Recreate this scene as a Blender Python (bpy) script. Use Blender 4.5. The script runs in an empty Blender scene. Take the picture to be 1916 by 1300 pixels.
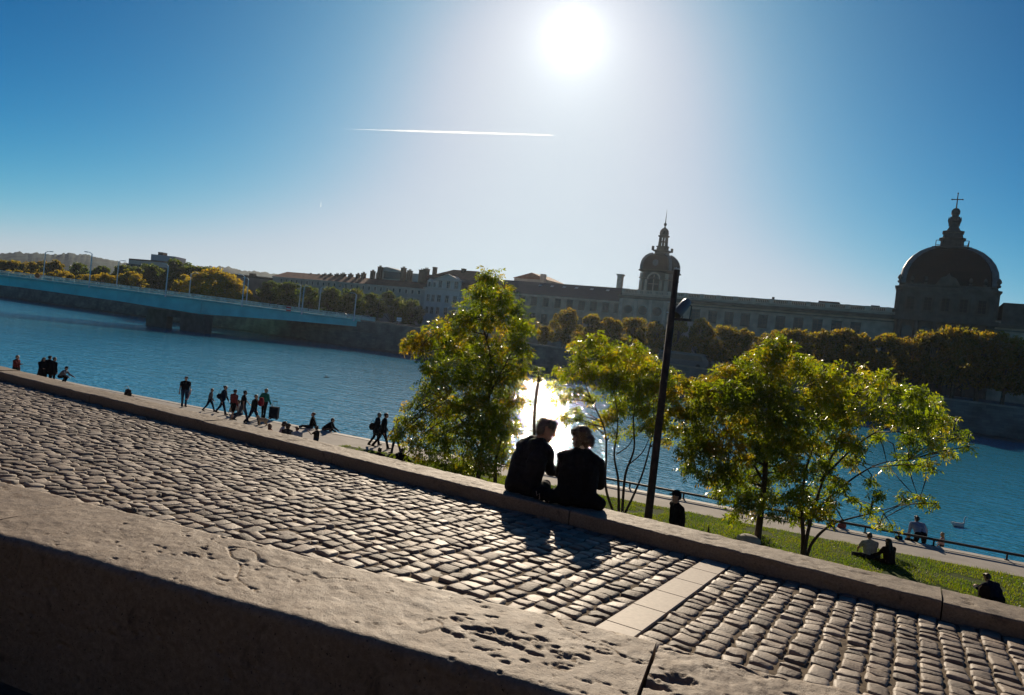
import bpy, bmesh, math, random
import numpy as np
from mathutils import Vector, Matrix, Euler

random.seed(7)
RNG = np.random.default_rng(7)
SC = bpy.context.scene
COL = SC.collection
PI = math.pi
R = math.radians

# ------------------------------------------------------------------ camera model (also used to find where things stand)
F = 1340.0; YAW = R(29.5); ROLL = R(6.3); EYE = 9.4
PITCH = -math.atan((650 - (512 + .11 * 958)) * math.cos(ROLL) / F)
CAM_ROT = (Matrix.Rotation(YAW, 3, 'Z') @ Matrix.Rotation(PI / 2 + PITCH, 3, 'X') @ Matrix.Rotation(ROLL, 3, 'Z'))
O = Vector((0, 0, EYE))
def ray(x, y): return CAM_ROT @ Vector(((x - 958) / F, -(y - 650) / F, -1))
def az(x, y, z):
    d = ray(x, y); return O + d * ((z - EYE) / d.z)
def ay(x, y, v):
    d = ray(x, y); return O + d * (v / d.y)
def ad(x, y, D): return O + ray(x, y) * D

QUAY = 2.95      # lower quay level, water is z = 0
KERB = 7.55      # top of the low wall the couple sits on
WALL = 8.35      # top of the parapet in the foreground
FARQ = 5.4       # ground of the far bank
SUN_EL, SUN_AZ = R(22.3), R(-27.4)
SUN = Vector((math.sin(SUN_AZ) * math.cos(SUN_EL), math.cos(SUN_AZ) * math.cos(SUN_EL), math.sin(SUN_EL)))

# ------------------------------------------------------------------ noise in numpy
def _hash(ix, iy, iz, seed):
    h = (ix.astype(np.int64) * 374761393 + iy.astype(np.int64) * 668265263 + iz.astype(np.int64) * 2147483647 + seed * 974634533) & 0xFFFFFFFF
    h = ((h ^ (h >> 13)) * 1274126177) & 0xFFFFFFFF
    h = h ^ (h >> 16)
    return (h & 0xFFFF) / 32767.5 - 1.0
def vnoise(p, scale, seed=0):
    q = np.asarray(p, dtype=float) * scale
    i = np.floor(q).astype(np.int64); f = q - i
    u = f * f * (3 - 2 * f)
    out = 0
    for dx in (0, 1):
        for dy in (0, 1):
            for dz in (0, 1):
                w = (u[:, 0] if dx else 1 - u[:, 0]) * (u[:, 1] if dy else 1 - u[:, 1]) * (u[:, 2] if dz else 1 - u[:, 2])
                out = out + w * _hash(i[:, 0] + dx, i[:, 1] + dy, i[:, 2] + dz, seed)
    return out
def fbm(p, scale, octs=4, seed=0):
    a, s, tot = 1.0, scale, 0
    for k in range(octs):
        tot = tot + a * vnoise(p, s, seed + k); a *= .5; s *= 2.03
    return tot

# ------------------------------------------------------------------ materials
MATS = {}
def nodes_of(m): return m.node_tree.nodes, m.node_tree.links
def mat(name, col, rough=.8, spec=.3, var=.25, scale=6.0, bump=0.0, bscale=30.0, metal=0.0, col2=None, detail=5, bdist=.01, sheen=0):
    if name in MATS: return MATS[name]
    m = bpy.data.materials.new(name); m.use_nodes = True
    N, L = nodes_of(m)
    b = N['Principled BSDF']
    b.inputs['Roughness'].default_value = rough
    b.inputs['Specular IOR Level'].default_value = spec
    b.inputs['Metallic'].default_value = metal
    tc = N.new('ShaderNodeTexCoord')
    c2 = col2 if col2 else tuple(max(0, c * (1 - var)) for c in col)
    c1 = col if col2 else tuple(min(1, c * (1 + var * .6)) for c in col)
    no = N.new('ShaderNodeTexNoise'); no.inputs['Scale'].default_value = scale; no.inputs['Detail'].default_value = detail
    L.new(tc.outputs['Object'], no.inputs['Vector'])
    rp = N.new('ShaderNodeValToRGB')
    rp.color_ramp.elements[0].position = .32; rp.color_ramp.elements[0].color = (*c2, 1)
    rp.color_ramp.elements[1].position = .68; rp.color_ramp.elements[1].color = (*c1, 1)
    L.new(no.outputs['Fac'], rp.inputs['Fac']); L.new(rp.outputs['Color'], b.inputs['Base Color'])
    if bump:
        n2 = N.new('ShaderNodeTexNoise'); n2.inputs['Scale'].default_value = bscale; n2.inputs['Detail'].default_value = 6
        L.new(tc.outputs['Object'], n2.inputs['Vector'])
        bp = N.new('ShaderNodeBump'); bp.inputs['Strength'].default_value = bump; bp.inputs['Distance'].default_value = bdist
        L.new(n2.outputs['Fac'], bp.inputs['Height']); L.new(bp.outputs['Normal'], b.inputs['Normal'])
    MATS[name] = m
    return m

def leaf_mat(name, c_lo, c_hi, c_odd, trans_gain=2.2, rough=.38, odd=.62, nscale=.9, gloss=.6):
    """thin leaf: glossy skin over a translucent blade, colours drifting from branch to branch"""
    if name in MATS: return MATS[name]
    m = bpy.data.materials.new(name); m.use_nodes = True
    N, L = nodes_of(m); N.remove(N['Principled BSDF'])
    out = N['Material Output']
    tc = N.new('ShaderNodeTexCoord')
    n1 = N.new('ShaderNodeTexNoise'); n1.inputs['Scale'].default_value = nscale; n1.inputs['Detail'].default_value = 3
    L.new(tc.outputs['Object'], n1.inputs['Vector'])
    at = N.new('ShaderNodeAttribute'); at.attribute_name = 'leaf_tone'
    ad_ = N.new('ShaderNodeMath'); ad_.operation = 'MULTIPLY_ADD'; ad_.inputs[1].default_value = .45; 
    L.new(at.outputs['Fac'], ad_.inputs[0]); L.new(n1.outputs['Fac'], ad_.inputs[2])
    rp = N.new('ShaderNodeValToRGB'); e = rp.color_ramp.elements
    e[0].position = .42; e[0].color = (*c_lo, 1)
    e[1].position = .92; e[1].color = (*c_odd, 1)
    k = rp.color_ramp.elements.new(odd + .1); k.color = (*c_hi, 1)
    L.new(ad_.outputs[0], rp.inputs['Fac'])
    df = N.new('ShaderNodeBsdfDiffuse'); L.new(rp.outputs['Color'], df.inputs['Color'])
    gain = N.new('ShaderNodeVectorMath'); gain.operation = 'MULTIPLY'; gain.inputs[1].default_value = (trans_gain, trans_gain * 1.05, trans_gain * .45)
    L.new(rp.outputs['Color'], gain.inputs[0])
    tr = N.new('ShaderNodeBsdfTranslucent'); L.new(gain.outputs[0], tr.inputs['Color'])
    mx = N.new('ShaderNodeMixShader'); mx.inputs[0].default_value = .66
    L.new(df.outputs[0], mx.inputs[1]); L.new(tr.outputs[0], mx.inputs[2])
    gl = N.new('ShaderNodeBsdfGlossy'); gl.inputs['Roughness'].default_value = rough; gl.inputs['Color'].default_value = (.9, .9, .9, 1)
    fr = N.new('ShaderNodeFresnel'); fr.inputs['IOR'].default_value = 1.36
    m2 = N.new('ShaderNodeMixShader')
    fg = N.new('ShaderNodeMath'); fg.operation = 'MULTIPLY'; fg.inputs[1].default_value = gloss; L.new(fr.outputs[0], fg.inputs[0])
    L.new(fg.outputs[0], m2.inputs[0]); L.new(mx.outputs[0], m2.inputs[1]); L.new(gl.outputs[0], m2.inputs[2])
    L.new(m2.outputs[0], out.inputs['Surface'])
    MATS[name] = m
    return m

def masonry(name, c1, c2, mortar, bw, bh, rough=.85, msize=.012, scale=1.0, bump=.4, axis='xz'):
    """coursed blocks; axis tells which object coordinates run along and up the wall"""
    if name in MATS: return MATS[name]
    m = bpy.data.materials.new(name); m.use_nodes = True
    N, L = nodes_of(m); b = N['Principled BSDF']; b.inputs['Roughness'].default_value = rough; b.inputs['Specular IOR Level'].default_value = .25
    tc = N.new('ShaderNodeTexCoord'); sp = N.new('ShaderNodeSeparateXYZ'); cb = N.new('ShaderNodeCombineXYZ')
    L.new(tc.outputs['Object'], sp.inputs[0])
    ad_ = N.new('ShaderNodeMath'); ad_.operation = 'ADD'; L.new(sp.outputs['X'], ad_.inputs[0]); L.new(sp.outputs['Y'], ad_.inputs[1])
    L.new(ad_.outputs[0], cb.inputs['X']); L.new(sp.outputs['Z'], cb.inputs['Y'])
    br = N.new('ShaderNodeTexBrick'); br.inputs['Scale'].default_value = scale
    br.inputs['Brick Width'].default_value = bw; br.inputs['Row Height'].default_value = bh; br.inputs['Mortar Size'].default_value = msize
    br.inputs['Color1'].default_value = (*c1, 1); br.inputs['Color2'].default_value = (*c2, 1); br.inputs['Mortar'].default_value = (*mortar, 1)
    L.new(cb.outputs[0], br.inputs['Vector'])
    no = N.new('ShaderNodeTexNoise'); no.inputs['Scale'].default_value = .35; no.inputs['Detail'].default_value = 8; L.new(tc.outputs['Object'], no.inputs['Vector'])
    mr = N.new('ShaderNodeMapRange'); mr.inputs[1].default_value = .3; mr.inputs[2].default_value = .7; mr.inputs[3].default_value = .55; mr.inputs[4].default_value = 1.2
    L.new(no.outputs['Fac'], mr.inputs[0])
    vm = N.new('ShaderNodeVectorMath'); vm.operation = 'MULTIPLY'; L.new(br.outputs['Color'], vm.inputs[0]); L.new(mr.outputs[0], vm.inputs[1])
    L.new(vm.outputs[0], b.inputs['Base Color'])
    bp = N.new('ShaderNodeBump'); bp.inputs['Strength'].default_value = bump; bp.inputs['Distance'].default_value = .03
    L.new(br.outputs['Fac'], bp.inputs['Height']); bp.invert = True; L.new(bp.outputs['Normal'], b.inputs['Normal'])
    MATS[name] = m
    return m

def stone(name, c_lo, c_hi, stain, rough=.7, spec=.35, grain=.004, pit=.5):
    """weathered limestone: broad tone drift, fine mottling, dark lichen stains and specks, two scales of relief"""
    m = bpy.data.materials.new(name); m.use_nodes = True; N, L = nodes_of(m); b = N['Principled BSDF']
    b.inputs['Specular IOR Level'].default_value = spec
    tc = N.new('ShaderNodeTexCoord')
    def nz(scale, detail=6, rg=.6, dist=0):
        n = N.new('ShaderNodeTexNoise'); n.inputs['Scale'].default_value = scale; n.inputs['Detail'].default_value = detail; n.inputs['Roughness'].default_value = rg; n.inputs['Distortion'].default_value = dist
        L.new(tc.outputs['Object'], n.inputs['Vector']); return n.outputs['Fac']
    def ramp(f, a, b_, ca, cb):
        r = N.new('ShaderNodeValToRGB'); e = r.color_ramp.elements; e[0].position = a; e[1].position = b_; e[0].color = (*ca, 1); e[1].color = (*cb, 1); L.new(f, r.inputs['Fac']); return r.outputs['Color']
    def mixc(fac, a, c, mode='MIX'):
        x = N.new('ShaderNodeMix'); x.data_type = 'RGBA'; x.blend_type = mode
        if isinstance(fac, float): x.inputs[0].default_value = fac
        else: L.new(fac, x.inputs[0])
        L.new(a, x.inputs[6]) if not isinstance(a, tuple) else setattr(x.inputs[6], 'default_value', (*a, 1))
        L.new(c, x.inputs[7]) if not isinstance(c, tuple) else setattr(x.inputs[7], 'default_value', (*c, 1))
        return x.outputs[2]
    base = ramp(nz(1.6, 8, .65), .3, .7, c_lo, c_hi)
    mott = ramp(nz(46, 4, .7), .3, .7, (.66, .64, .6), (1.2, 1.18, 1.14))
    c = mixc(1.0, base, mott, 'MULTIPLY')
    st = ramp(nz(5.5, 9, .72, .6), .56, .70, (0, 0, 0), (1, 1, 1)); c = mixc(st, c, stain)
    sp = ramp(nz(95, 2, .5), .66, .72, (0, 0, 0), (1, 1, 1)); c = mixc(sp, c, tuple(q * .5 for q in stain))
    L.new(c, b.inputs['Base Color'])
    rr = N.new('ShaderNodeMapRange'); rr.inputs[3].default_value = rough - .12; rr.inputs[4].default_value = rough + .15; L.new(nz(9, 5), rr.inputs[0]); L.new(rr.outputs[0], b.inputs['Roughness'])
    b1 = N.new('ShaderNodeBump'); b1.inputs['Strength'].default_value = pit; b1.inputs['Distance'].default_value = grain * 3; L.new(nz(24, 8, .75), b1.inputs['Height'])
    b2 = N.new('ShaderNodeBump'); b2.inputs['Strength'].default_value = .6; b2.inputs['Distance'].default_value = grain; L.new(nz(150, 3, .6), b2.inputs['Height']); L.new(b1.outputs[0], b2.inputs['Normal'])
    L.new(b2.outputs[0], b.inputs['Normal'])
    MATS[name] = m; return m

def cloth(name, col): return mat('cloth_' + name, col, .95, .08, .25, 14, .35, 90, bdist=.004)

# ------------------------------------------------------------------ objects
def link_mesh(name, me, mats, parent=None):
    o = bpy.data.objects.new(name, me); COL.objects.link(o)
    for m in (mats if isinstance(mats, (list, tuple)) else [mats]):
        me.materials.append(m)
    if parent is not None: o.parent = parent
    return o
def thing(name, label, cat, loc=(0, 0, 0), rotz=0, group=None, scale=1):
    o = bpy.data.objects.new(name, None); COL.objects.link(o)
    o.location = loc; o.rotation_euler = (0, 0, rotz); o.scale = (scale,) * 3
    o.empty_display_size = .2
    o['label'] = label; o['category'] = cat
    if group: o['group'] = group
    return o
def tag(o, label, cat, group=None, kind=None):
    o['label'] = label; o['category'] = cat
    if group: o['group'] = group
    if kind: o['kind'] = kind
    return o
def struct(o, kind='structure', label=None):
    o['kind'] = kind
    if label: o['label'] = label
    return o
def copy_tree(o, parent=None):
    c = o.copy(); COL.objects.link(c)
    if parent is not None: c.parent = parent
    for ch in list(o.children): copy_tree(ch, c)
    return c

class MB:
    """collects shapes; build() makes ONE mesh object. org is subtracted so that children sit in their thing's frame"""
    def __init__(s, org=(0, 0, 0)): s.v = []; s.f = []; s.m = []; s.org = Vector(org); s.cur = 0
    def add(s, vs, fs):
        k = len(s.v); s.v += [tuple(Vector(v) - s.org) for v in vs]; s.f += [tuple(i + k for i in f) for f in fs]; s.m += [s.cur] * len(fs)
        return s
    def box(s, x0, x1, y0, y1, z0, z1):
        return s.add([(x0, y0, z0), (x1, y0, z0), (x1, y1, z0), (x0, y1, z0), (x0, y0, z1), (x1, y0, z1), (x1, y1, z1), (x0, y1, z1)],
                     [(0, 3, 2, 1), (4, 5, 6, 7), (0, 1, 5, 4), (1, 2, 6, 5), (2, 3, 7, 6), (3, 0, 4, 7)])
    def bar(s, a, b, w, h, up=(0, 0, 1)):
        a = Vector(a); b = Vector(b); d = (b - a).normalized(); u = Vector(up)
        sd = d.cross(u)
        if sd.length < 1e-5: sd = d.cross(Vector((1, 0, 0)))
        sd.normalize(); u = sd.cross(d)
        vs = [p + sd * (w / 2 * i) + u * (h / 2 * j) for p in (a, b) for i, j in ((-1, -1), (1, -1), (1, 1), (-1, 1))]
        return s.add(vs, [(0, 1, 2, 3), (7, 6, 5, 4), (0, 4, 5, 1), (1, 5, 6, 2), (2, 6, 7, 3), (3, 7, 4, 0)])
    def prism(s, poly, z0, z1):
        n = len(poly); z1s = z1 if isinstance(z1, (list, tuple)) else [z1] * n
        vs = [(p[0], p[1], z0) for p in poly] + [(p[0], p[1], z1s[i]) for i, p in enumerate(poly)]
        fs = [tuple(range(n - 1, -1, -1)), tuple(range(n, 2 * n))] + [(i, (i + 1) % n, n + (i + 1) % n, n + i) for i in range(n)]
        return s.add(vs, fs)
    def extr(s, poly, vec):
        """polygon of 3-D points pushed along vec"""
        n = len(poly); vec = Vector(vec)
        vs = [Vector(p) for p in poly] + [Vector(p) + vec for p in poly]
        return s.add(vs, [tuple(range(n)), tuple(range(2 * n - 1, n - 1, -1))] + [(i, n + i, n + (i + 1) % n, (i + 1) % n) for i in range(n)])
    def tube(s, pts, rads, n=8, caps=True):
        pts = [Vector(p) for p in pts]; base = []; vs = []; prev = None
        for i, p in enumerate(pts):
            d = (pts[min(i + 1, len(pts) - 1)] - pts[max(i - 1, 0)])
            d = d.normalized() if d.length > 1e-9 else Vector((0, 0, 1))
            a = d.cross(Vector((0, 0, 1)) if abs(d.z) < .95 else Vector((1, 0, 0))).normalized() if prev is None else (prev - d * prev.dot(d)).normalized()
            prev = a; b = d.cross(a)
            for k in range(n):
                t = 2 * PI * k / n
                vs.append(p + (a * math.cos(t) + b * math.sin(t)) * rads[i])
        fs = [(i * n + k, i * n + (k + 1) % n, (i + 1) * n + (k + 1) % n, (i + 1) * n + k) for i in range(len(pts) - 1) for k in range(n)]
        if caps: fs += [tuple(range(n - 1, -1, -1)), tuple((len(pts) - 1) * n + k for k in range(n))]
        return s.add(vs, fs)
    def lathe(s, prof, c, n=16, plan=None, rot=0):
        """prof: (radius, z) from bottom to top; plan: list of (x,y) unit outline instead of a circle"""
        c = Vector(c)
        pl = plan if plan else [(math.cos(2 * PI * k / n + rot), math.sin(2 * PI * k / n + rot)) for k in range(n)]
        n = len(pl); vs = [c + Vector((x * r, y * r, z)) for r, z in prof for x, y in pl]
        fs = [(i * n + k, i * n + (k + 1) % n, (i + 1) * n + (k + 1) % n, (i + 1) * n + k) for i in range(len(prof) - 1) for k in range(n)]
        fs += [tuple(range(n - 1, -1, -1)), tuple((len(prof) - 1) * n + k for k in range(n))]
        return s.add(vs, fs)
    def ball(s, c, r, n=12, m=8, sq=(1, 1, 1)):
        return s.lathe_free(c, r, n, m, sq)
    def lathe_free(s, c, r, n, m, sq):
        c = Vector(c); vs = [c + Vector((0, 0, -r * sq[2]))]
        for j in range(1, m):
            t = PI * j / m
            for k in range(n):
                vs.append(c + Vector((r * sq[0] * math.sin(t) * math.cos(2 * PI * k / n), r * sq[1] * math.sin(t) * math.sin(2 * PI * k / n), -r * sq[2] * math.cos(t))))
        vs.append(c + Vector((0, 0, r * sq[2]))); last = len(vs) - 1
        fs = [(0, 1 + (k + 1) % n, 1 + k) for k in range(n)]
        for j in range(m - 2):
            for k in range(n):
                a = 1 + j * n; fs.append((a + k, a + (k + 1) % n, a + n + (k + 1) % n, a + n + k))
        a = 1 + (m - 2) * n
        fs += [(last, a + k, a + (k + 1) % n) for k in range(n)]
        return s.add(vs, fs)
    def build(s, name, mats, parent=None, smooth=False):
        me = bpy.data.meshes.new(name); me.from_pydata(s.v, [], s.f)
        me.polygons.foreach_set('material_index', s.m)
        if smooth: me.polygons.foreach_set('use_smooth', [True] * len(s.f))
        me.update()
        return link_mesh(name, me, mats, parent)

def np_mesh(name, V, Fq, mats, parent=None, smooth=False, midx=None, tone=None):
    """fast mesh from numpy arrays; Fq is (n,3) or (n,4)"""
    V = np.asarray(V, dtype=np.float32); Fq = np.asarray(Fq, dtype=np.int32)
    me = bpy.data.meshes.new(name); k = Fq.shape[1]
    me.vertices.add(len(V)); me.vertices.foreach_set('co', V.ravel())
    me.loops.add(Fq.size); me.loops.foreach_set('vertex_index', Fq.ravel())
    me.polygons.add(len(Fq)); me.polygons.foreach_set('loop_start', np.arange(0, Fq.size, k, dtype=np.int32))
    me.update(calc_edges=True)
    if smooth: me.polygons.foreach_set('use_smooth', np.ones(len(Fq), dtype=bool))
    if midx is not None: me.polygons.foreach_set('material_index', np.asarray(midx, dtype=np.int32))
    if tone is not None:
        a = me.attributes.new('leaf_tone', 'FLOAT', 'POINT'); a.data.foreach_set('value', np.asarray(tone, dtype=np.float32))
    me.validate()
    return link_mesh(name, me, mats, parent)

def grid_faces(nx, ny):
    i = np.arange((nx - 1) * (ny - 1)); a = i // (ny - 1) * ny + i % (ny - 1)
    return np.stack([a, a + ny, a + ny + 1, a + 1], 1)

# ------------------------------------------------------------------ camera, sun, sky
cam = bpy.data.cameras.new('camera'); co = bpy.data.objects.new('camera', cam); COL.objects.link(co)
cam.sensor_width = 36; cam.lens = 36 * F / 1916; cam.clip_start = .05; cam.clip_end = 40000
co.matrix_world = Matrix.Translation(O) @ CAM_ROT.to_4x4()
SC.camera = co
sl = bpy.data.lights.new('sun', 'SUN'); so = bpy.data.objects.new('sun', sl); COL.objects.link(so)
sl.energy = 5.0; sl.angle = R(.53); sl.color = (1, .84, .64)
so.rotation_euler = SUN.to_track_quat('Z', 'Y').to_euler()

W = bpy.data.worlds.new('World'); SC.world = W; W.use_nodes = True
N, L = W.node_tree.nodes, W.node_tree.links
bg = N['Background']; wo = N['World Output']
sk = N.new('ShaderNodeTexSky'); sk.sky_type = 'NISHITA'; sk.sun_disc = False
sk.sun_elevation = SUN_EL; sk.sun_rotation = SUN_AZ
sk.air_density = .5; sk.dust_density = .32; sk.ozone_density = 3.0; sk.altitude = 180
# the clear, deep autumn sky: contrast of the sky's own light, channel by channel
se = N.new('ShaderNodeSeparateXYZ'); L.new(sk.outputs[0], se.inputs[0]); cbn = N.new('ShaderNodeCombineXYZ')
def math_(op, a, b):
    m = N.new('ShaderNodeMath'); m.operation = op
    for i, q in enumerate((a, b)):
        if isinstance(q, (int, float)): m.inputs[i].default_value = q
        else: L.new(q, m.inputs[i])
    return m.outputs[0]
for ch, ex, k, cap in (('X', 2.80, -5.50, 4.9), ('Y', 1.52, -3.38, 5.9), ('Z', 1.30, -3.08, 6.6)):
    x_ = math_('MULTIPLY', math_('POWER', se.outputs[ch], ex), math.exp(k) * 10)
    L.new(math_('DIVIDE', x_, math_('POWER', math_('ADD', math_('POWER', math_('MULTIPLY', x_, 1 / cap), 3), 1), 1 / 3)), cbn.inputs[ch])
# the bright aureole of forward-scattered light round the sun itself
tc = N.new('ShaderNodeTexCoord'); dt = N.new('ShaderNodeVectorMath'); dt.operation = 'DOT_PRODUCT'; dt.inputs[1].default_value = SUN
nm = N.new('ShaderNodeVectorMath'); nm.operation = 'NORMALIZE'
L.new(tc.outputs['Generated'], nm.inputs[0]); L.new(nm.outputs[0], dt.inputs[0])
d0 = math_('MAXIMUM', dt.outputs['Value'], 0)
au = math_('MULTIPLY', math_('POWER', d0, 110), .9)
au = math_('ADD', au, math_('MULTIPLY', math_('POWER', d0, 420), 2.0))
au = math_('ADD', au, math_('MULTIPLY', math_('POWER', d0, 1700), 2.6))
au = math_('ADD', au, math_('MULTIPLY', math_('POWER', d0, 9000), 200.0))
cm = N.new('ShaderNodeVectorMath'); cm.operation = 'SCALE'; cm.inputs[0].default_value = (1, .985, .96); L.new(au, cm.inputs['Scale'])
sm = N.new('ShaderNodeVectorMath'); sm.operation = 'ADD'; L.new(cbn.outputs[0], sm.inputs[0]); L.new(cm.outputs[0], sm.inputs[1])
c2 = N.new('ShaderNodeVectorMath'); c2.operation = 'SCALE'; c2.inputs[0].default_value = (.75, .95, 1.05); L.new(math_('MULTIPLY', math_('POWER', d0, 13), .75), c2.inputs['Scale'])
s2 = N.new('ShaderNodeVectorMath'); s2.operation = 'ADD'; L.new(sm.outputs[0], s2.inputs[0]); L.new(c2.outputs[0], s2.inputs[1])
L.new(s2.outputs[0], bg.inputs['Color']); bg.inputs['Strength'].default_value = .1
SC.view_settings.view_transform = 'Standard'; SC.view_settings.look = 'None'; SC.view_settings.gamma = 1; SC.view_settings.exposure = .12
SC.cycles.use_denoising = True
SC.cycles.max_bounces = 6; SC.cycles.transparent_max_bounces = 8; SC.cycles.volume_bounces = 0
SC.cycles.caustics_reflective = False; SC.cycles.caustics_refractive = False
SC.cycles.sample_clamp_indirect = 4

# ------------------------------------------------------------------ materials of the place
M_STONE = stone('kerb_limestone', (.24, .19, .14), (.33, .27, .205), (.11, .083, .06))
M_PARAPET = stone('parapet_limestone', (.25, .19, .135), (.34, .265, .195), (.10, .072, .05), .64, .42, .0035, .55)
M_COBBLE = mat('granite_cobble', (.255, .20, .15), .64, .36, .45, 4.5, .7, 55, bdist=.006)
M_DIRT = mat('joint_sand', (.15, .115, .08), .95, .1, .4, 20, .6, 120, bdist=.006)
M_SLAB = mat('paving_slab', (.38, .315, .25), .62, .35, .12, 30, .25, 260, bdist=.002)
M_QUAY = mat('quay_asphalt', (.34, .31, .275), .85, .3, .18, 1.4, .35, 60, bdist=.006)
M_EDGE = mat('quay_edge_stone', (.46, .43, .38), .7, .3, .2, 3, .3, 30)
M_SOIL = mat('lawn_soil', (.05, .075, .012), .95, .1, .4, 6, .5, 40, bdist=.02)
M_PAVE = mat('upper_pavement', (.03, .027, .024), .85, .2, .3, 3, .4, 40)
M_FARGROUND = mat('far_ground', (.16, .15, .135), .9, .2, .3, .3)
M_RWALL = masonry('river_masonry', (.17, .16, .14), (.12, .115, .105), (.075, .07, .065), 1.3, .5)

# ------------------------------------------------------------------ water
def water_material():
    m = bpy.data.materials.new('river_water'); m.use_nodes = True
    N, L = nodes_of(m); b = N['Principled BSDF']
    b.inputs['Base Color'].default_value = (.042, .29, .46, 1); b.inputs['Roughness'].default_value = .018; b.inputs['IOR'].default_value = 1.75
    b.inputs['Specular IOR Level'].default_value = .9
    tc = N.new('ShaderNodeTexCoord')
    def layer(scale, rot, sx, strength, dist, prev, detail=3):
        mp = N.new('ShaderNodeMapping'); mp.inputs['Rotation'].default_value = (0, 0, rot); mp.inputs['Scale'].default_value = (sx, 1, 1)
        L.new(tc.outputs['Object'], mp.inputs[0])
        n = N.new('ShaderNodeTexNoise'); n.inputs['Scale'].default_value = scale; n.inputs['Detail'].default_value = detail; n.inputs['Roughness'].default_value = .55
        L.new(mp.outputs[0], n.inputs['Vector'])
        bp = N.new('ShaderNodeBump'); bp.inputs['Strength'].default_value = strength; bp.inputs['Distance'].default_value = dist
        L.new(n.outputs['Fac'], bp.inputs['Height'])
        if prev: L.new(prev, bp.inputs['Normal'])
        return bp.outputs['Normal']
    p = layer(.16, .5, .45, 1, .20, None)
    p = layer(.8, -.35, .5, 1, .17, p, 2)
    p = layer(2.6, .25, .6, 1, .11, p, 1.5)
    p = layer(7.0, .0, .8, 1, .012, p, 2)
    L.new(p, b.inputs['Normal'])
    return m
M_WATER = water_material()
w = MB(); w.add([(-1500, 20, 0), (700, 20, 0), (700, 150, 0), (-1500, 150, 0)], [(0, 1, 2, 3)])
struct(w.build('river_water', M_WATER))
w = MB(); w.add([(-1500, 20, -2.5), (700, 20, -2.5), (700, 150, -2.5), (-1500, 150, -2.5)], [(0, 1, 2, 3)])
struct(w.build('river_bed', M_DIRT))

# ------------------------------------------------------------------ near bank
def quay_y(x): return 31.95 + .125 * (x + 0) if x > -45 else 31.95 - .125 * 45 + .05 * (x + 45)
def lawn_y(x): return 29.4 + .13 * x
qe = [(x, quay_y(x)) for x in (-420, -200, -100, -60, -45, -30, -20, -10, 0, 10, 25, 60)]
w = MB(); n = len(qe)
for (xa, ya), (xb, yb) in zip(qe[:-1], qe[1:]):
    w.add([(xa, 7.3, QUAY), (xb, 7.3, QUAY), (xb, yb - .42, QUAY), (xa, ya - .42, QUAY)], [(0, 1, 2, 3)])
struct(w.build('quay_pavement', M_QUAY))
w = MB()
for (xa, ya), (xb, yb) in zip(qe[:-1], qe[1:]):
    w.extr([(xa, ya - .42, QUAY + .015), (xb, yb - .42, QUAY + .015), (xb, yb, QUAY + .015), (xa, ya, QUAY + .015)], (0, 0, -.3))
struct(w.build('quay_edge', M_EDGE))
w = MB()
for (xa, ya), (xb, yb) in zip(qe[:-1], qe[1:]):
    w.extr([(xa, ya - .02, QUAY - .3), (xb, yb - .02, QUAY - .3), (xb, yb - .02, -2.4), (xa, ya - .02, -2.4)], (0, -1, 0))
tag(w.build('quay_wall', M_RWALL), 'stone wall of the near quay dropping to the water', 'wall')
# the lower step by the water on the right where children sit
w = MB(); w.extr([(-8.5, quay_y(-8.5) + .0, 2.25), (9, quay_y(9), 2.25), (9, quay_y(9) + 1.7, 2.25), (-8.5, quay_y(-8.5) + 1.7, 2.25)], (0, 0, -3))
struct(w.build('water_step', M_EDGE))
# low rail along the quay edge
xs = [-15.2 + 2.35 * k for k in range(12)]
rt = thing('edge_rail', 'long low dark metal rail on short posts along the water edge', 'railing', (0, 0, QUAY))
w = MB((0, 0, QUAY)); pts = [(x, quay_y(x) - .12, QUAY + .27) for x in (xs[0] - .4, xs[-1] + .4)]
w.bar(pts[0], pts[1], .07, .09); w.build('rail', mat('dark_iron', (.02, .018, .017), .55, .4), rt)
pm = MB((0, 0, 0)); pm.box(-.03, .03, -.03, .03, 0, .23); pm.box(-.07, .07, -.07, .07, 0, .02)
for i, x in enumerate(xs):
    if i == 0: p0 = pm.build('post', MATS['dark_iron'], rt); p = p0
    else: p = p0.copy(); COL.objects.link(p)
    p.parent = rt; p.location = (x, quay_y(x) - .12, .015)

# lawn: soil sheet and blades
lx = [-23.5, -15, -5, 5, 14]
w = MB()
for xa, xb in zip(lx[:-1], lx[1:]):
    w.add([(xa, 7.8, QUAY + .03), (xb, 7.8, QUAY + .03), (xb, lawn_y(xb), QUAY + .03), (xa, lawn_y(xa), QUAY + .03)], [(0, 1, 2, 3)])
struct(w.build('lawn', M_SOIL))
NB = 150000
gx = RNG.uniform(-23.5, 9, NB); gy = RNG.uniform(0, 1, NB)
gy = 19.5 + gy * (lawn_y(gx) + .12 * vnoise(np.stack([gx * 3, gx * 0, gx * 0], 1), 1.3) - 19.5)
gp = np.stack([gx, gy, gx * 0], 1)
keep = fbm(gp, .9, 3, 5) > -.75; gp = gp[keep]; NB = len(gp)
hh = RNG.uniform(.035, .085, NB) * (1 + .35 * fbm(gp, .8, 2, 9)); an = RNG.uniform(0, 2 * PI, NB); wd = RNG.uniform(.008, .014, NB)
ln = RNG.normal(0, .022, (NB, 2))
V = np.zeros((NB, 3, 3)); V[:, :, :2] = gp[:, None, :2]; V[:, :, 2] = QUAY + .028
V[:, 0, 0] -= np.cos(an) * wd; V[:, 0, 1] -= np.sin(an) * wd; V[:, 1, 0] += np.cos(an) * wd; V[:, 1, 1] += np.sin(an) * wd
V[:, 2, :2] += ln; V[:, 2, 2] += hh
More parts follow.
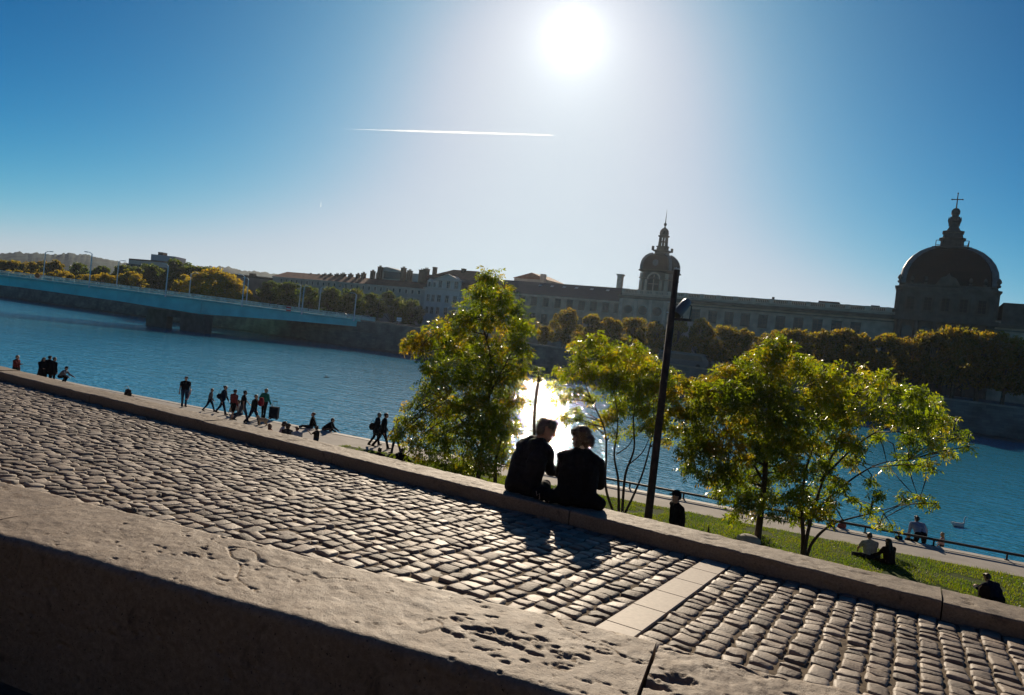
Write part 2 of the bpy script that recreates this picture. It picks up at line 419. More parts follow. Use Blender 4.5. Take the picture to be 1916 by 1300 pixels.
M_GRASS = leaf_mat('grass_blade', (.035, .06, .004), (.064, .094, .004), (.10, .10, .008), 2.7, .6, .6, .7, .25)
g = np_mesh('grass', V.reshape(-1, 3), np.arange(NB * 3).reshape(-1, 3), M_GRASS, tone=np.repeat(RNG.uniform(0, 1, NB), 3))
tag(g, 'short green grass of the quay lawn', 'grass', kind='stuff')

# ------------------------------------------------------------------ sloping cobbled ramp
def ramp_z(y): return 7.405 - .07 * (y - 7.03)
WD = Vector((2.81, .51, 0)).normalized(); WN = Vector((-WD.y, WD.x, 0))       # run of the parapet and its normal (to the river)
def wall_back(x): return 2.55 + (x + .67) * .51 / 2.81
w = MB(); w.add([(-45, -6, ramp_z(-6) - .016), (12, -6, ramp_z(-6) - .016), (12, 7.2, ramp_z(7.2) - .016), (-45, 7.2, ramp_z(7.2) - .016)], [(0, 1, 2, 3)])
struct(w.build('ramp_bed', M_DIRT))
SX0, SX1 = -1.58, -1.33            # the strip of smooth slabs
cols = []
x = SX1 + .012
while x < 7.5: wdt = RNG.uniform(.118, .150); cols.append((x, x + wdt)); x += wdt + .014
x = SX0 - .012
while x > -30: wdt = RNG.uniform(.118, .155); cols.append((x - wdt, x)); x -= wdt + .014
st = []
for xa, xb in cols:
    y0 = max(wall_back((xa + xb) / 2) - .35, -5.5) ; y = y0 + RNG.uniform(0, .2)
    while y < 7.0:
        ln_ = RNG.uniform(.085, .155) if RNG.uniform() < .88 else RNG.uniform(.16, .21)
        y2 = min(y + ln_, 7.03)
        if y2 - y > .06: st.append((xa, xb, y, y2))
        y = y2 + RNG.uniform(.008, .016)
st = np.array(st); ns = len(st)
u = np.array([-1, -.93, -.66, 0, .66, .93, 1.0]); U, Vv = np.meshgrid(u, u, indexing='ij'); U = U.ravel(); Vv = Vv.ravel()
rr = np.maximum(np.abs(U), np.abs(Vv)); corner = np.minimum(np.abs(U), np.abs(Vv))
shr = 1 - .10 * np.clip(corner - .6, 0, 1) / .4
jit = RNG.normal(0, .007, (ns, 4, 2))
cx = (st[:, 0] + st[:, 1]) / 2; cy = (st[:, 2] + st[:, 3]) / 2; ha = (st[:, 1] - st[:, 0]) / 2; hb = (st[:, 3] - st[:, 2]) / 2
PX = cx[:, None] + ha[:, None] * (U * shr)[None]; PY = cy[:, None] + hb[:, None] * (Vv * shr)[None]
wts = np.stack([(1 - U) * (1 - Vv), (1 + U) * (1 - Vv), (1 + U) * (1 + Vv), (1 - U) * (1 + Vv)], 0) / 4
PX += np.einsum('sk,kv->sv', jit[:, :, 0], wts); PY += np.einsum('sk,kv->sv', jit[:, :, 1], wts)
prof = np.where(rr > .97, -.050, np.where(rr > .9, -.0055, np.where(rr > .6, 0, .0008)))
PZ = ramp_z(PY) + prof[None] + RNG.normal(0, .0045, ns)[:, None] + (RNG.normal(0, .05, ns)[:, None] * ha[:, None] * U[None]) + (RNG.normal(0, .055, ns)[:, None] * hb[:, None] * Vv[None])
rough_st = np.where(RNG.uniform(0, 1, ns) < .25, .012, .005)
P3 = np.stack([PX, PY, PZ], 2).reshape(-1, 3)
nz = fbm(P3, 22, 2, 3).reshape(ns, -1); PZ = PZ + nz * rough_st[:, None] * (rr < .95)[None]
PX = PX + fbm(P3, 17, 2, 13).reshape(ns, -1) * .006; PY = PY + fbm(P3, 17, 2, 23).reshape(ns, -1) * .006
gf = grid_faces(7, 7)
FQ = (gf[None] + (np.arange(ns) * 49)[:, None, None]).reshape(-1, 4)
# three tones of granite on whole stones
M_COB2 = mat('granite_cobble_dark', (.165, .13, .10), .68, .34, .45, 5, .8, 50, bdist=.007)
M_COB3 = mat('granite_cobble_pale', (.32, .26, .20), .6, .38, .4, 5, .6, 60, bdist=.005)
mi = RNG.choice([0, 1, 2], ns, p=[.55, .2, .25])
struct(np_mesh('cobbled_ramp', np.stack([PX, PY, PZ], 2).reshape(-1, 3), FQ, [M_COBBLE, M_COB2, M_COB3], smooth=True, midx=np.repeat(mi, 36)))
w = MB(); y = 7.02
while y > 1.2:
    a = y - .52; zz = (ramp_z(a), ramp_z(y)); e = .003
    w.add([(SX0 + e, a + e, zz[0] - .05), (SX1 - e, a + e, zz[0] - .05), (SX1 - e, y - e, zz[1] - .05), (SX0 + e, y - e, zz[1] - .05),
           (SX0 + e, a + e, zz[0] - .001), (SX1 - e, a + e, zz[0] - .001), (SX1 - e, y - e, zz[1] - .001), (SX0 + e, y - e, zz[1] - .001),
           (SX0 + 2 * e, a + 2 * e, zz[0] + .004), (SX1 - 2 * e, a + 2 * e, zz[0] + .004), (SX1 - 2 * e, y - 2 * e, zz[1] + .004), (SX0 + 2 * e, y - 2 * e, zz[1] + .004)],
          [(0, 1, 5, 4), (1, 2, 6, 5), (2, 3, 7, 6), (3, 0, 4, 7), (4, 5, 9, 8), (5, 6, 10, 9), (6, 7, 11, 10), (7, 4, 8, 11), (8, 9, 10, 11)])
    y = a
struct(w.build('paving_strip', M_SLAB))

# ------------------------------------------------------------------ stones with worn tops (used by the low wall and by the parapet)
def worn_block(name, p0, p1, wid, ztop, zbot, step, mats, parent, org, rough=.004, pits=.02, edge=.03, pit_bias=.55, seed=0, end_cut=.006, cluster=None, freq=15):
    """block from p0 to p1 (front edge), wid towards the river; the top and front are one bent grid sheet with pits"""
    p0 = Vector(p0); p1 = Vector(p1); d = (p1 - p0); Ln = d.length; d.normalize(); nrm = Vector((-d.y, d.x, 0))
    nx = max(4, int(Ln / step)) + 1
    tt = np.linspace(end_cut, Ln - end_cut, nx)
    # cross-section: up the front, over the top, down the back, with rounded arrises
    cs = []
    hgt = ztop - zbot
    for k in np.linspace(0, 1, max(3, int((hgt - edge) / step) + 1)): cs.append((0, zbot + (hgt - edge) * k))
    for a in (30, 60): cs.append((edge * (1 - math.cos(R(a))), ztop - edge + edge * math.sin(R(a))))
    for k in np.linspace(0, 1, max(3, int((wid - 2 * edge) / step) + 1)): cs.append((edge + (wid - 2 * edge) * k, ztop))
    for a in (60, 30): cs.append((wid - edge * (1 - math.cos(R(a))), ztop - edge + edge * math.sin(R(a))))
    for k in (0, .5, 1): cs.append((wid, ztop - edge - (hgt - edge) * k))
    cs = np.array(cs); nc = len(cs)
    T, K = np.meshgrid(tt, np.arange(nc), indexing='ij'); T = T.ravel(); K = K.ravel()
    A = cs[K, 0]; Z = cs[K, 1]
    P = np.stack([p0.x + d.x * T + nrm.x * A, p0.y + d.y * T + nrm.y * A, Z], 1)
    # outward direction of each section point
    tg = np.gradient(cs, axis=0); on = np.stack([-tg[:, 1], tg[:, 0]], 1); on /= np.linalg.norm(on, axis=1)[:, None] + 1e-9
    on = on[K]
    S = P + np.array([seed * 7.3, 0, 0])
    dsp = rough * fbm(S, 5, 4, seed) + rough * .6 * fbm(S, 22, 3, seed + 5)
    SR = np.stack([S[:, 0] * d.x + S[:, 1] * d.y, -S[:, 0] * d.y + S[:, 1] * d.x, S[:, 2]], 1)
    pn = fbm(SR * np.array([.62, 1.5, 1.3]), freq, 4, seed + 11); big = fbm(S, 1.9, 2, seed + 17)
    if cluster is not None: big = big * .5 + 1.5 * np.exp(-((S[:, 0] - seed * 7.3 - cluster[0]) ** 2 / .07 + (S[:, 1] - cluster[1]) ** 2 / .012))
    dsp -= pits * np.clip((pn + .6 * big - pit_bias) * 2.2, 0, 1)
    # hairline cracks where a warped noise changes sign
    cr = fbm(S, 1.5, 4, seed + 31); dsp -= .7 * pits * np.clip(1 - np.abs(cr) / .012, 0, 1) * (big > -.1)
    lipw = np.exp(-((A - 0) ** 2) / .0016) * (Z > ztop - .2); dsp -= edge * .25 * lipw * np.clip(fbm(S, 3.5, 3, seed + 41) - .2, 0, 1)
    P[:, 0] += nrm.x * on[:, 0] * dsp; P[:, 1] += nrm.y * on[:, 0] * dsp; P[:, 2] += on[:, 1] * dsp
    Fq = grid_faces(nx, nc)[:, ::-1]
    V = P - np.array(org)
    o = np_mesh(name, V, Fq, mats, parent, smooth=True)
    bm = bmesh.new(); bm.from_mesh(o.data); bm.verts.ensure_lookup_table()
    for k0, rev in ((0, False), ((nx - 1) * nc, True)):
        vv = [bm.verts.new(V[k0 + q].tolist()) for q in range(nc)]
        bm.faces.new(vv[::-1] if rev else vv); bm.verts.ensure_lookup_table()
    bm.to_mesh(o.data); bm.free()
    return o

# low wall along the ramp
KW = (0, 7.03, QUAY)
kw = thing('kerb_wall', 'long low wall of worn pale stone along the cobbled ramp', 'wall', KW)
jx = [-40, -34, -28, -23, -18.5, -15.2, -12.0, -9.1, -6.48, -3.05, .39, 3.4, 6.6, 10]
for i, (xa, xb) in enumerate(zip(jx[:-1], jx[1:])):
    worn_block('coping_stone', (xa, 7.03 + RNG.normal(0, .004), 0), (xb, 7.03 + RNG.normal(0, .004), 0), .46, KERB + RNG.normal(0, .004), 7.36,
               .022 if xa > -13 else .05, M_STONE, kw, KW, .0045, .012, .022, .62, i + 3, .006)
w = MB(KW); w.box(-40, 10, 7.08, 7.44, QUAY - .5, 7.36); w.build('retaining_face', masonry('retaining_stone', (.3, .26, .21), (.24, .21, .17), (.15, .13, .11), .9, .4), kw)

# the parapet in the foreground
PW = (-1.1, 1.9, 7.6)
pw = thing('parapet_wall', 'broad weathered stone parapet across the foreground, front face in shade', 'wall', PW)
fr0 = Vector((-3.01, 1.54, 0)); fr = lambda t: fr0 + WD * t
tj = (Vector((-.60, 1.98, 0)) - fr0).dot(WD)
worn_block('coping_stone', fr(-3.2), fr(-.30), .56, WALL, 7.75, .012, M_PARAPET, pw, PW, .0035, .010, .03, .9, 21, .005, freq=30)
worn_block('coping_stone', fr(-.30), fr(tj), .56, WALL + .002, 7.75, .0065, M_PARAPET, pw, PW, .0035, .012, .03, .80, 22, .004, cluster=tuple(az(935, 1190, WALL)[:2]), freq=30)
worn_block('coping_stone', fr(tj + .004), fr(tj + 2.6), .56, WALL - .003, 7.75, .0065, M_PARAPET, pw, PW, .007, .02, .035, .42, 37, .004, freq=20)
w = MB(PW); a, b, c, d_ = fr(-3.2) + WN * .03, fr(tj + 2.6) + WN * .03, fr(tj + 2.6) + WN * .53, fr(-3.2) + WN * .53
w.prism([a[:2], b[:2], c[:2], d_[:2]], 6.9, 7.75); w.build('wall_base', M_PARAPET, pw)
w = MB(); e0, e1 = fr(-60), fr(60)
w.add([(e0.x, e0.y, 7.62), (e1.x, e1.y, 7.62), (e1.x + 3, e1.y - 40, 7.62), (e0.x + 3, e0.y - 40, 7.62)], [(0, 3, 2, 1)])
struct(w.build('upper_pavement', M_PAVE))

# ================================================================== FAR BANK
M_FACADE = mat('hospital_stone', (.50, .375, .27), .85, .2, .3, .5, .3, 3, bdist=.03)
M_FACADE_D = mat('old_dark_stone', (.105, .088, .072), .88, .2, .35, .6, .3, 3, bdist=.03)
M_TRIM = mat('hospital_trim_stone', (.62, .48, .36), .85, .2, .25, .8)
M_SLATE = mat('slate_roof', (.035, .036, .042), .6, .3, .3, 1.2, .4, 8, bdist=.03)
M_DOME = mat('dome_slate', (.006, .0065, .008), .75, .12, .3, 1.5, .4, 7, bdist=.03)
M_LEAD = mat('dome_lead_ribs', (.10, .12, .13), .55, .4, .3, 1.5)
M_BRONZE = mat('lantern_stone', (.06, .055, .05), .8, .3, .3, 1.5)
M_TILE = mat('red_roof_tile', (.20, .075, .045), .85, .2, .4, .8, .5, 6, bdist=.03)
M_PALE = mat('pale_render', (.50, .48, .45), .9, .2, .15, .4)
M_PALE2 = mat('cream_render', (.42, .38, .33), .9, .2, .2, .4)
M_OCHRE = mat('ochre_render', (.30, .20, .15), .9, .2, .2, .3)
M_CHIM = mat('chimney_brick', (.14, .085, .06), .9, .2, .35, 1)
M_GLASS = mat('window_glass', (.022, .035, .042), .15, .3, .2, .6)
M_FRAME = mat('window_surround', (.46, .42, .37), .85, .2, .1, 1)
M_SHUT = mat('window_dark_reveal', (.03, .027, .025), .9, .1, .2, 1)
M_BRIDGE = mat('bridge_blue_paint', (.085, .62, .60), .55, .4, .16, .35)
M_BRIDGE_D = mat('bridge_blue_edge', (.06, .45, .44), .6, .4, .2, .5)
M_CONC = mat('concrete', (.21, .185, .155), .9, .2, .3, .6, .3, 6)
M_DARKC = mat('dark_concrete', (.10, .088, .075), .9, .2, .3, .6, .3, 6)
M_LAMP = mat('lamp_grey_metal', (.60, .62, .63), .45, .5, .1, 2)
M_LHEAD = mat('lamp_head', (.5, .5, .48), .35, .5, .1, 2)
M_PANEL = mat('railing_panel', (.48, .60, .54), .4, .5, .35, .9)

w = MB(); w.add([(-4000, 149.2, FARQ), (3000, 149.2, FARQ), (3000, 6000, FARQ), (-4000, 6000, FARQ)], [(0, 1, 2, 3)])
struct(w.build('far_quay', M_FARGROUND))
tops = [(-420, 7.4), (-150, 7.7), (-121, 7.6), (-78, 6.75), (-39, 6.0), (0, 5.9), (70, 5.9)]
rw = thing('river_wall', 'long masonry embankment wall of the far bank', 'wall', (-100, 148, 0))
w = MB((-100, 148, 0)); c = MB((-100, 148, 0))
for (xa, za), (xb, zb) in zip(tops[:-1], tops[1:]):
    w.extr([(xa, 147.6, -2.4), (xb, 147.6, -2.4), (xb, 148.2, zb - .35), (xa, 148.2, za - .35)], (0, 1.2, 0))
    c.extr([(xa, 148.05, za - .35), (xb, 148.05, zb - .35), (xb, 148.05, zb), (xa, 148.05, za)], (0, .6, 0))
w.build('wall_face', M_RWALL, rw); c.build('coping', M_CONC, rw)
w = MB((-100, 148, 0)); w.extr([(-420, 147.6, .55), (70, 147.6, .55), (70, 146.3, .35), (-420, 146.3, .35)], (0, 0, -3)); w.build('footing', M_DARKC, rw)

# ------------------------------------------------------------------ bridge
BA = Vector((-162.7, 121.5, 0)); BD = Vector((.762, .648, 0)).normalized(); BN = Vector((-BD.y, BD.x, 0)); BW = 17.0
def deck_z(s): return 8.44 - .0176 * s - .00007 * s * s
def gird_z(s):
    for (sa, za), (sb, zb) in zip(GZ[:-1], GZ[1:]):
        if sa <= s <= sb: return za + (zb - za) * (s - sa) / (sb - sa)
    return GZ[0][1] if s < GZ[0][0] else GZ[-1][1]
GZ = [(-160, 6.2), (-120, 4.9), (-85, 6.4), (-43, 6.56), (-20, 5.75), (-1, 4.65), (1, 4.65), (20, 5.35), (46, 5.84)]
def bp(s, off, z): p = BA + BD * s + BN * off; return (p.x, p.y, z)
def on_face(px, py, off=0.0):
    P = BA + BN * off; r = ray(px, py); t = (P - O).dot(BN) / Vector((r.x, r.y, 0)).dot(BN); q = O + r * t
    return q, (q - BA).dot(BD)
BT = (BA.x, BA.y, 0)
br = thing('road_bridge', 'long low road bridge with pale blue steel girders crossing the river', 'bridge', BT)
SS = list(np.arange(-160, 45.1, 2.5))
for off in (0.0, BW):
    g = MB(BT); e = MB(BT)
    for sa, sb in zip(SS[:-1], SS[1:]):
        o1 = off + (.9 if off == 0 else -.9)
        za, zb = deck_z(sa) - .45, deck_z(sb) - .45
        g.extr([bp(sa, o1, gird_z(sa)), bp(sb, o1, gird_z(sb)), bp(sb, o1, zb), bp(sa, o1, za)], BN * (.5 if off == 0 else -.5))
        e.extr([bp(sa, off, za), bp(sb, off, zb), bp(sb, off, zb + .5), bp(sa, off, za + .5)], BN * (1.2 if off == 0 else -1.2))
    for s in np.arange(-155, 45, 5.0):
        g.bar(bp(s, off + (.86 if off == 0 else -.86), gird_z(s)), bp(s, off + (.86 if off == 0 else -.86), deck_z(s) - .46), .12, .12, BD)
    if off == 0: g.bar(bp(0, .7, 4.6), bp(0, .7, 8), .35, .4, BD)
    g.build('girder', M_BRIDGE, br); e.build('deck_edge', M_BRIDGE_D, br)
d = MB(BT)
for sa, sb in zip(SS[:-1], SS[1:]):
    d.extr([bp(sa, 1.2, deck_z(sa) - .4), bp(sb, 1.2, deck_z(sb) - .4), bp(sb, 1.2, deck_z(sb)), bp(sa, 1.2, deck_z(sa))], BN * (BW - 2.4))
for off in (4.5, 8.5, 12.5):
    for sa, sb in zip(SS[:-1], SS[1:]): d.extr([bp(sa, off, gird_z(sa) + .3), bp(sb, off, gird_z(sb) + .3), bp(sb, off, deck_z(sb) - .4), bp(sa, off, deck_z(sa) - .4)], BN * .4)
d.build('deck', M_DARKC, br)
for off in (.15, BW - .15):
    r_ = MB(BT); pn = MB(BT)
    for sa, sb in zip(SS[:-1], SS[1:]):
        r_.bar(bp(sa, off, deck_z(sa) + 1.12), bp(sb, off, deck_z(sb) + 1.12), .12, .08)
        r_.bar(bp(sa, off, deck_z(sa)), bp(sa, off, deck_z(sa) + 1.12), .1, .1, BD)
        for k in range(10):
            s = sa + .25 * k + .12; r_.bar(bp(s, off, deck_z(s) + .1), bp(s, off, deck_z(s) + 1.08), .05, .09, BD)
        pn.extr([bp(sa + .1, off + .05, deck_z(sa) + .12), bp(sb - .1, off + .05, deck_z(sb) + .12), bp(sb - .1, off + .05, deck_z(sb) + .62), bp(sa + .1, off + .05, deck_z(sa) + .62)], BN * .02)
    rr_ = r_.build('railing', M_PANEL, br); pn.build('railing_panel', M_PANEL, rr_)
# piers stand along the current, so they sit askew under the deck
PXL = [ay(px, 612, 118.5).x for px in (272, 311, 337, 383)]
for (x0, x1, y0, y1) in ((PXL[0], PXL[1], 118.5, 120.2), (PXL[2], PXL[3], 118.5, 120.6)):
    p = MB(BT); p.prism([(x0, y0, 0), (x1, y0, 0), (x1, y1, 0), (x0, y1, 0)], -2.4, 3.1); p.build('pier', M_CONC if x0 > -165 else M_DARKC, br)
p = MB(BT); p.box(PXL[0] + .6, PXL[3] - .4, 118.3, 121, 3.1, 4.6); p.build('pier_cap', M_DARKC, br)
p = MB(BT); p.prism([(-149.5, 146.6), (-127.6, 146.6), (-121.0, 150), (-121, 165), (-149.5, 165)], -2.4, 4.4); p.build('abutment', M_RWALL, br)
p = MB(BT); q0, q1 = bp(44.8, -.4, 0), bp(44.8, BW + .4, 0); p.prism([(q0[0], q0[1]), (-121.0, 150.2), (-121, 175), (q1[0], q1[1])], 4.4, 7.75); p.build('abutment', M_RWALL, br)

# things fixed to the railing
s_ = thing('navigation_sign', 'small red sign with a white band on the bridge railing', 'sign', on_face(540, 578, -.1)[0])
w = MB(); pos = on_face(540, 578, -.1)[1]
w.bar(BD * -.6 + Vector((0, 0, .0)), BD * .6, .05, 1.2); w.build('board', mat('sign_red', (.5, .03, .03), .5), s_)
w = MB(); w.bar(BD * -.52 - BN * .035, BD * .52 - BN * .035, .02, .3); w.build('white_band', mat('sign_white', (.75, .75, .75), .5), s_)
s_ = thing('round_sign', 'round orange sign on the bridge railing at the left edge', 'sign', on_face(70, 515, -.12)[0])
w = MB(); w.tube([-BN * .05, BN * .0], [.62, .62], 20); w.build('disc', mat('sign_orange', (.55, .13, .03), .5), s_)
w = MB(); w.tube([Vector((0, 0, -1.2)), Vector((0, 0, .0))], [.04, .04], 6); w.build('bracket', M_LAMP, s_)

def bridge_lamp(base, top, arm, label, off, grp='lamps along the blue bridge'):
    q, s = on_face(*base, off); t, _ = on_face(*top, off)
    zb = deck_z(s) if off > 0 else deck_z(s) - .5
    h = max(4.5, t.z - zb); P = BA + BD * s + BN * off; P.z = zb
    L_ = thing('street_lamp', label, 'lamp post', P, 0, grp)
    m = MB(); m.tube([(0, 0, 0), (0, 0, .5), (0, 0, h)], [.18, .16, .12], 8)
    if off <= 0: m.bar((0, 0, .1), BN * .5 + Vector((0, 0, .1)), .3, .18)
    m.build('pole', M_LAMP, L_)
    a = MB(); e = BD * arm + Vector((0, 0, .35)); a.tube([(0, 0, h - .05), (BD.x * arm * .5, BD.y * arm * .5, h + .3), (e.x, e.y, h + .35)], [.09, .08, .07], 6); a.build('arm', M_LAMP, L_)
    hd = MB(); hd.bar(Vector((e.x, e.y, h + .33)) - BD * .05 * np.sign(arm), Vector((e.x, e.y, h + .35)) + BD * .75 * np.sign(arm), .34, .2); hd.build('lamp_head', M_LHEAD, L_)
    return L_
LN = ['first', 'second', 'third', 'fourth', 'fifth', 'sixth', 'seventh', 'eighth', 'ninth', 'tenth', 'eleventh', 'twelfth']
LMP = [((81, 518), (87, 472), 1.1, 13), ((166, 541), (174, 475), -1.0, -.1), ((218, 535), (221, 489), 1.0, 13), ((309, 559), (315, 497), -.8, -.1),
       ((354, 550), (358, 512), 1.2, 13), ((452, 577), (457, 517), -.9, -.1), ((461, 565), (468, 523), -.8, 13), ((559, 577), (564, 535), -.6, 13),
       ((564, 590), (567, 537), .5, -.1), ((596, 584), (601, 539), .7, 13), ((662, 598), (667, 551), -.9, -.1)]
for i, (b_, t_, a_, of) in enumerate(LMP):
    bridge_lamp(b_, t_, a_, 'grey street lamp with %s arm, %s from the left on the blue bridge' % ('right-hand' if a_ > 0 else 'left-hand', LN[i]), of)
# lamps and masts on the far quay
def quay_lamp(px, py, z0, Y, label, heads, grp=None):
    P = ay(px, py, Y); h = P.z - z0
    L_ = thing('street_lamp', label, 'lamp post', (P.x, Y, z0), 0, grp)
    m = MB(); m.tube([(0, 0, 0), (0, 0, h)], [.11, .07], 8); m.build('pole', mat('dark_post', (.05, .05, .05), .6), L_)
    for sx in heads:
        a = MB(); a.tube([(0, 0, h - .1), (sx, 0, h + .1)], [.05, .04], 6); a.build('arm', MATS['dark_post'], L_)
        a = MB(); a.bar((sx - .3, 0, h + .1), (sx + .3, 0, h + .12), .3, .16); a.build('lamp_head', M_LHEAD, L_)
quay_lamp(710, 560, 6.5, 158, 'double headed street lamp behind the right end of the bridge', (-.8, .8))
quay_lamp(738, 574, 6.5, 160, 'dark signal mast with one long arm behind the bridge abutment', (-1.9,))
quay_lamp(835, 575, 5.6, 156, 'street lamp with two bright heads in front of the pedimented building', (-.5, .5))
P = ay(747, 597, 154); sg = thing('road_sign', 'pale direction sign on a post beyond the abutment', 'sign', (P.x, 154, 6.5))
w = MB(); w.tube([(0, 0, 0), (0, 0, 2.9)], [.06, .05], 6); w.build('post', M_LAMP, sg)
w = MB(); w.box(-.8, .8, -.06, -.02, 1.9, 2.35); w.box(-.8, .8, -.06, -.02, 2.42, 2.95); w.build('panel', mat('sign_white', (.75, .75, .75), .5), sg)

# ------------------------------------------------------------------ buildings
M_REVEAL = mat('dark_window_surround', (.105, .085, .07), .9, .2, .2, 1)  # dark brown surround for the hospital and wing windows
def windows(parent, org, spots, wd, ht, y, fr_m=M_FRAME, arched=False, rnd=False, mull=(1, 3), glass=None):
    """spots: (x, z of sill) on a wall whose river face is at y"""
    def frame():
        f = MB(); t = .16 if ht > 2 else .1
        if rnd:
            n = 20; ring = [(math.cos(2 * PI * k / n), math.sin(2 * PI * k / n)) for k in range(n)]
            vs = [(c * (wd / 2 + .22), yy, s * (wd / 2 + .22) + wd / 2) for yy in (-.18,) for c, s in ring] + [(c * wd / 2, -.18, s * wd / 2 + wd / 2) for c, s in ring] \
                + [(c * (wd / 2 + .22), -.0, s * (wd / 2 + .22) + wd / 2) for c, s in ring]
            f.add(vs, [(k, (k + 1) % n, n + (k + 1) % n, n + k) for k in range(n)] + [(2 * n + k, 2 * n + (k + 1) % n, (k + 1) % n, k) for k in range(n)])
            return f
        f.box(-wd / 2 - t, -wd / 2, -.16, .0, 0, ht); f.box(wd / 2, wd / 2 + t, -.16, 0, 0, ht)
        f.box(-wd / 2 - t * 1.4, wd / 2 + t * 1.4, -.24, 0, -t, 0); f.box(-wd / 2 - t * 1.3, wd / 2 + t * 1.3, -.22, 0, ht, ht + t * 1.3)
        for k in range(1, mull[0] + 1): x = -wd / 2 + wd * k / (mull[0] + 1); f.box(x - .05, x + .05, -.1, -.03, 0, ht)
        for k in range(1, mull[1] + 1): z = ht * k / (mull[1] + 1); f.box(-wd / 2, wd / 2, -.1, -.03, z - .04, z + .04)
        return f
    def pane():
        p = MB()
        if rnd: p.add([(math.cos(2 * PI * k / 20) * wd / 2, -.05, math.sin(2 * PI * k / 20) * wd / 2 + wd / 2) for k in range(20)], [tuple(range(20))])
        else: p.box(-wd / 2, wd / 2, -.04, .0, 0, ht)
        return p
    first = None
    for x, z in spots:
        if first is None:
            o = frame().build('window', fr_m, parent); pane().build('pane', glass or M_GLASS, o); first = o
        else: o = copy_tree(first, parent)
        o.location = (x - org[0], y - org[1] - .005, z - org[2])
    return first

HO = (-20, 200, FARQ)
ho = thing('domed_hospital', 'very long grey stone hospital with a great dark dome and a smaller domed tower', 'building', HO)
M_CORN = mat('cornice_painted_shade', (.16, .13, .105), .9, .2, .3, .8)  # the cornice's shadow is put into its colour, darker than the wall stone
def hb(name, m, *boxes):
    w = MB(HO)
    for b_ in boxes: w.box(*b_)
    return w.build(name, m, ho)
hb('main_wall', M_FACADE, (-78, 60, 200, 218, FARQ, 22.4))
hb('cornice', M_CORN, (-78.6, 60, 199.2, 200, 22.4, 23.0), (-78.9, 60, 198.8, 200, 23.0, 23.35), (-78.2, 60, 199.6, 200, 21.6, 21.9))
hb('attic', M_FACADE, (-78, 60, 200.1, 217, 22.4, 24.0))
w = MB(HO); w.box(-78, -6.3, 199.9, 200.5, 24.0, 24.18); w.box(-78, -6.3, 199.85, 200.55, 24.95, 25.2)
x = -77.5
while x < -7: w.box(x - .55, x + .55, 199.8, 200.6, 24.0, 25.25); x += 4.65
x = -77.0
while x < -7: w.box(x - .11, x + .11, 200.05, 200.3, 24.18, 24.95); x += .46
w.build('balustrade', M_TRIM, ho)
hb('flat_roof', M_CHIM, (-77, -6.6, 201.2, 217, 24.0, 25.1), (15.2, 60, 201.2, 217, 24.0, 24.6))
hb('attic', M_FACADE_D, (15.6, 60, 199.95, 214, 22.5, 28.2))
wx = [ay(px, 585, 200).x for px in (1302, 1334, 1365, 1396, 1429, 1462, 1496, 1532, 1568, 1604)]
windows(ho, HO, [(x, 17.5) for x in wx] + [(x, 11.5) for x in wx], 2.0, 3.2, 200, M_REVEAL)
# pavilion under the tower: pilasters and round windows
hb('pavilion', M_FACADE, (-78.3, -61.2, 199.3, 200, FARQ, 22.4))
for x in (-77.6, -73.0, -68.6, -64.2, -61.8): hb('pilaster', M_TRIM, (x - .45, x + .45, 199.0, 199.3, FARQ, 22.3))
windows(ho, HO, [(x, 18.2) for x in (-75.3, -70.8, -66.4)], 2.1, 2.1, 199.3, M_REVEAL, rnd=True)
windows(ho, HO, [(x, 13.0) for x in (-75.3, -70.8, -66.4)], 1.9, 3.4, 199.3, M_REVEAL)
# small domed tower
TC = Vector((-69.2, 206, 0))
def cham2(f, k): return [(x * k, y * k) for x, y in cham(f)]
def cham(f): return [(1, -f), (1, f), (f, 1), (-f, 1), (-1, f), (-1, -f), (-f, -1), (f, -1)]
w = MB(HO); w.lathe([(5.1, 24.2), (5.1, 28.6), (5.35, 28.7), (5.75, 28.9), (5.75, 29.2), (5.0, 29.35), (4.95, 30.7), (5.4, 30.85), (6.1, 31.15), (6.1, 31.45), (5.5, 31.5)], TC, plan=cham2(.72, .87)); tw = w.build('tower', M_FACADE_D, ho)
w = MB(HO)
for sx in (-1, 1):
    for k, zz in ((0, 25.6), (1, 29.4)): w.box(TC.x + sx * 3.8 - .45, TC.x + sx * 3.8 + .45, 201.0, 202, 24.2 + 4.5 * k, 28.4 + 2.0 * k)
    w.box(TC.x + sx * 2.2 - .35, TC.x + sx * 2.2 + .35, 201.0, 202, 24.2, 28.5)
w.build('pilaster', M_FACADE, tw)
w = MB(HO); pts = [(-1.5, 25.0), (1.5, 25.0)] + [(1.5 * math.cos(t), 28.7 + 1.5 * math.sin(t)) for t in np.linspace(0, PI, 12)]
w.extr([(TC.x + a, 201.4, b_) for a, b_ in pts], (0, .3, 0)); w.build('arched_opening', M_SHUT, tw)
w = MB(HO); n = 14
for r0, r1, yy in ((1.6, 2.0, 200.95),):
    ring = np.linspace(0, PI, n)
    for a, b_ in zip(ring[:-1], ring[1:]):
        w.extr([(TC.x + r0 * math.cos(a), yy, 28.7 + r0 * math.sin(a)), (TC.x + r1 * math.cos(a), yy, 28.7 + r1 * math.sin(a)), (TC.x + r1 * math.cos(b_), yy, 28.7 + r1 * math.sin(b_)), (TC.x + r0 * math.cos(b_), yy, 28.7 + r0 * math.sin(b_))], (0, .9, 0))
w.build('arch_moulding', M_TRIM, tw)
w = MB(HO); w.box(TC.x - .12, TC.x + .12, 201.2, 201.4, 25, 30); w.box(TC.x - 1.5, TC.x - .13, 201.2, 201.4, 27.2, 27.4); w.box(TC.x + .13, TC.x + 1.5, 201.2, 201.4, 27.2, 27.4); w.build('mullion', M_TRIM, tw)
